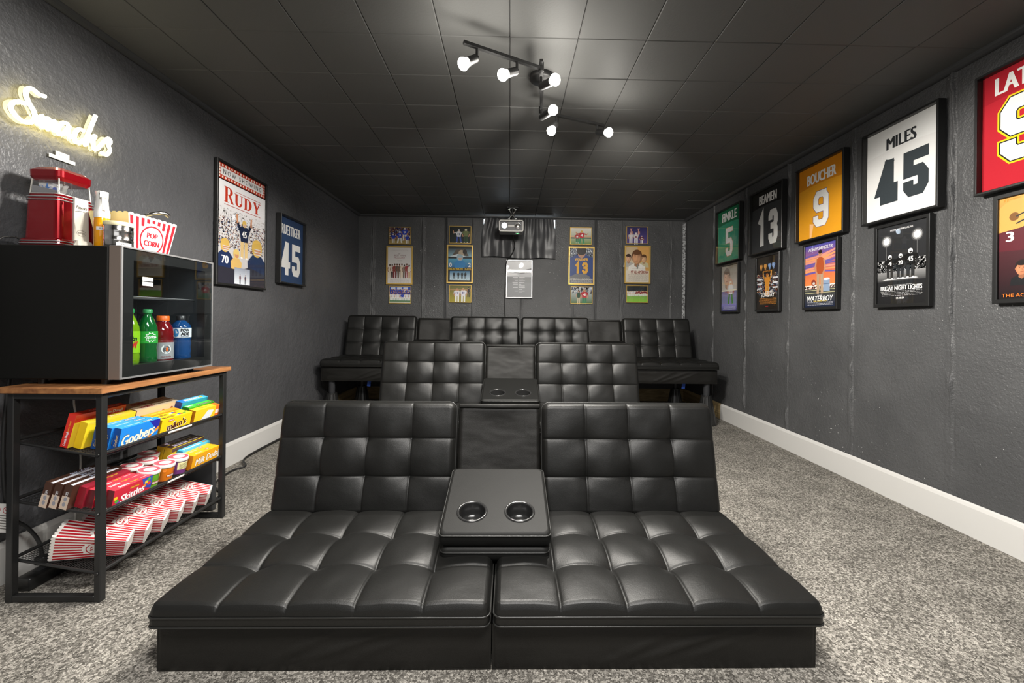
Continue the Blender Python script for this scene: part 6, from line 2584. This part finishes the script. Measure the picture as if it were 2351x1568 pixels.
    V += [(p[0], p[1] + .02, p[2]) for p in V]
    F += [tuple(n0 + q for q in reversed(f)) for f in F]
    bb = MB(Matrix.Translation((cx, cy, ZT)))
    bb.add(V, F, m_white, smooth=True)
    bb.M = Matrix.Translation((cx, cy - .052, ZT)) @ Matrix.Rotation(PI / 2, 4, 'X')
    bb.z = .0025
    bb.ring(-.016, .222, .008, .008, .002, hx('3a78c4'))
    bb.poly([(-.002, .222), (.006, .240), (.010, .222), (.022, .226), (.008, .216)], hx('3a78c4'))
    bb.ell(.032, .215, .008, .007, hx('5a6ac0'), 12)
    o = bb.build('popcorn_packet')
    tag(o, 'crumpled white packet with blue marks inside the clear popcorn machine hood', 'packet')
    # shelf of the hood so that the packet rests on something
    bb = MB()
    bb.box(-hx_ + .012, hx_ - .012, -hy_ + .012, hy_ - .012, .1965, .202, m_silver)
    a, c = hx_ - .016, hy_ - .0145
    bb.add([(-a, -c, .202), (a, -c, .202), (a, -c, .209), (-a, -c, .231), (-a, -c + .002, .202), (a, -c + .002, .202), (a, -c + .002, .209), (-a, -c + .002, .231)],
           [(0, 1, 2, 3), (7, 6, 5, 4), (3, 2, 6, 7)], m_silver)
    bb.build('hopper', t)


make_popper()


def make_oil():
    t = thing('oil_bottle', 'yellow oil spray bottle with a white trigger beside the popcorn machine', 'bottle', (-1.527, 1.604, ZT))
    bb = MB()
    bb.lathe([(0, 0), (.019, 0), (.022, .004), (.0225, .10), (.021, .118)], m_oil, 24)
    bb.build('bottle_body', t)
    bb = MB()
    bb.lathe([(.0225, .117), (.0228, .122), (.023, .135), (.020, .150), (.017, .185), (.018, .215), (0, .216)], m_white, 24)
    bb.build('collar', t)
    bb = MB(Matrix.Rotation(-.7, 4, 'Z') @ Matrix.Rotation(PI / 2, 4, 'X'))
    bb.prism([(-.018, .196), (-.014, .222), (.026, .212), (.030, .190), (.018, .188)], -.009, .009, m_white)
    bb.prism([(.018, .190), (.028, .190), (.046, .140), (.040, .138), (.030, .160)], -.004, .004, m_white)
    bb.cyl((.024, .203, .0091), (.024, .203, .0105), .003, .003, m_blackplastic, 10)
    bb.build('trigger', t)
    bb = MB()
    v, f = [], []
    for i in range(13):
        a = -1.5 + 1.7 * i / 12
        for h in (.070, .083):
            v.append((.0231 * math.cos(a), .0231 * math.sin(a), h))
    for i in range(12):
        f.append((2 * i, 2 * i + 2, 2 * i + 3, 2 * i + 1))
    bb.add(v, f, m_white, smooth=True)
    tv, tf = text_mesh('BUTTER', .01, 0)
    xs = [p[0] for p in tv]
    ys = [p[1] for p in tv]
    bb.add([(.0235 * math.cos(-.62 + .9 * ((p[0] - min(xs)) / (max(xs) - min(xs)) - .5)), .0235 * math.sin(-.62 + .9 * ((p[0] - min(xs)) / (max(xs) - min(xs)) - .5)), .0740 + .005 * (p[1] - min(ys)) / (max(ys) - min(ys))) for p in tv], tf, m_print, hx('55555a'))
    bb.build('name_label', t)


make_oil()


def make_tin():
    t = thing('salt_tin', 'shiny steel tin with an ivory lid in front of the popcorn bucket', 'tin', (-1.455, 1.594, ZT))
    bb = MB()
    bb.lathe([(0, 0), (.041, 0), (.042, .002), (.042, .030), (.0428, .032), (.042, .034), (.042, .062), (.0428, .064), (.042, .066), (.0428, .069), (.042, .071), (.042, .088)], m_steel, 36)
    bb.build('can', t)
    bb = MB()
    bb.lathe([(.0425, .084), (.0438, .086), (.0438, .096), (.042, .099), (0, .099)], mat('ivory_lid', hx('e6dcb4'), .4), 36)
    bb.build('lid', t)
    bb = MB()
    v, f = [], []
    for i in range(13):
        a = -1.0 + 1.1 * i / 12
        for h in (.010, .022):
            v.append((.0427 * math.cos(a), .0427 * math.sin(a), h))
    for i in range(12):
        f.append((2 * i, 2 * i + 2, 2 * i + 3, 2 * i + 1))
    bb.add(v, f, m_white, smooth=True)
    tv, tf = text_mesh('SALT', .01, 0)
    xs = [p[0] for p in tv]
    ys = [p[1] for p in tv]
    bb.add([(.0431 * math.cos(-.45 + .5 * ((p[0] - min(xs)) / (max(xs) - min(xs)) - .5)), .0431 * math.sin(-.45 + .5 * ((p[0] - min(xs)) / (max(xs) - min(xs)) - .5)), .0135 + .005 * (p[1] - min(ys)) / (max(ys) - min(ys))) for p in tv], tf, m_print, hx('55555a'))
    bb.build('name_label', t)


make_tin()
# popcorn bucket: front face to the room
wbx, wtx, wby, wty, hh = 0.118, 0.150, 0.178, 0.236, 0.152
t, wm = make_tub('popcorn_bucket', wbx, wtx, wby, wty, hh, 'large red striped popcorn bucket standing on the fridge', 'popcorn box')
tub_parts(t, wm, wbx, wby, 7, 9, hx('f0dc9a'))  # plain side walls: warm light on the side is painted in as yellow
t.location = (-1.548, 1.770, ZT)
bb = MB(Matrix.Translation((-1.548, 1.770, ZT)))
rp = random.Random(5)
for i in range(90):
    x, y = rp.uniform(-.062, .062), rp.uniform(-.104, .104)
    z = .139 + .020 * (1 - (x / .07) ** 2) * (1 - (y / .11) ** 2) + rp.uniform(-.004, .006)
    bm_ = bmesh.new()
    bmesh.ops.create_icosphere(bm_, subdivisions=1, radius=rp.uniform(.008, .012), matrix=Matrix.Translation((x, y, z)))
    for v in bm_.verts:
        v.co += Vector((rp.gauss(0, .0016), rp.gauss(0, .0016), rp.gauss(0, .0016)))
    bb.bm(bm_, m_popcorn, smooth=True)
o = bb.build('popcorn', kind='stuff')
tag(o, 'heap of pale yellow popcorn filling the striped bucket', 'popcorn')
t = thing('scoop', 'shiny metal scoop handle sticking out of the popcorn bucket', 'scoop', (-1.53, 1.81, ZT + .163))
bb = MB()
bb.tube([tuple(q) for q in smooth_path([(-.012, -.030, .002), (.004, .000, .020), (.016, .024, .032), (.026, .050, .036), (.030, .066, .028)], 5)], [.005] * 5 + [.007] * 6 + [.009] * 10, m_steel, 10)
bb.build('handle', t)
bb = MB(Matrix.Translation((-.03, -.05, -.012)) @ Matrix.Rotation(.5, 4, 'X'))
bb.lathe([(0, -.018), (.014, -.016), (.023, -.006), (.026, .008), (.0245, .008), (.022, -.005), (.013, -.0145), (0, -.0165)], m_steel, 20)
bb.build('bowl', t)

# ------------------------------------------------------------------ odds and ends by the rack
bb = MB()
pts = smooth_path([(-1.745, 2.02, .012), (-1.68, 2.14, .008), (-1.60, 2.22, .008), (-1.55, 2.26, .007), (-1.57, 2.34, .007), (-1.66, 2.42, .007), (-1.71, 2.52, .007), (-1.73, 2.68, .007), (-1.70, 2.76, .007), (-1.76, 2.84, .02), (-1.79, 3.0, .02), (-1.79, 3.4, .02), (-1.78, 3.7, .01)], 6)
bb.tube([tuple(p) for p in pts], .006, m_cord, 8)
tag(bb.build('floor_cord'), 'black cord snaking along the white baseboard past the snack rack', 'cord')
bb = MB()
pts = smooth_path([(-1.79, 1.78, .70), (-1.795, 1.775, .62), (-1.80, 1.79, .55), (-1.795, 1.80, .45), (-1.79, 1.80, .33), (-1.795, 1.79, .22), (-1.79, 1.78, .12)], 6)
bb.tube([tuple(p) for p in pts], .0035, m_whitecord, 8)
tag(bb.build('hanging_cord'), 'thin white cord hanging against the wall behind the snack rack', 'cord')
t = thing('fridge_cord', 'thick black fridge cord with a warning tag hanging behind the rack', 'cord', (-1.77, 1.56, .05))
inv = Matrix.Translation((1.77, -1.56, -.05))
bb = MB(inv)
pts = smooth_path([(-1.790, 1.545, .74), (-1.79, 1.53, .55), (-1.775, 1.52, .38), (-1.765, 1.530, .26), (-1.745, 1.565, .20), (-1.725, 1.585, .14), (-1.715, 1.59, .075)], 6)
bb.tube([tuple(p) for p in pts], .006, m_cord, 8)
bb.build('cable', t)
bb = MB(inv)
bb.box(-1.733, -1.697, 1.575, 1.605, .052, .085, m_blackplastic, bev=.006)
bb.build('plug', t)
bb = MB(inv @ Matrix.Translation((-1.752, 1.500, .265)) @ Matrix.Rotation(.12, 4, 'Y') @ Matrix.Rotation(PI / 2, 4, 'X'))
bb.prism([(-.042, .045), (.034, .052), (.024, -.050), (-.020, -.054)], -.0006, .0006, m_white)
bb.z = .0008
for x in (-.024, .006):
    bb.ring(x, .026, .011, .011, .002, hx('b8303a'))
    bb.stroke([(x - .007, .033), (x + .007, .019)], .002, hx('b8303a'))
for k in range(6):
    bb.rect(-.024 + .002 * k, .006 - .009 * k, .018, .009 - .009 * k, hx('6a6462'))
o = bb.build('warning_tag', t)
o['label'] = 'white paper tag with red no-symbols'
t = thing('power_strip', 'black power strip lying on the carpet under the snack rack', 'power strip', (-1.70, 1.60, 0))
bb = MB()
bb.box(-.028, .028, -.09, .09, .0, .046, m_blackplastic, bev=.006)
bb.build('housing', t)
for k in range(3):
    bb = MB()
    bb.box(-.012, .012, -.066 + .05 * k + .02, -.040 + .05 * k + .02, .046, .0475, m_dark)
    bb.build('socket', t)
bb = MB()
bb.box(-1.79, -1.475, 2.135, 2.165, 0.0, 0.245, m_dark, bev=.006)
tag(bb.build('dark_panel'), 'dark grey flat panel standing behind the far end of the snack rack', 'panel')
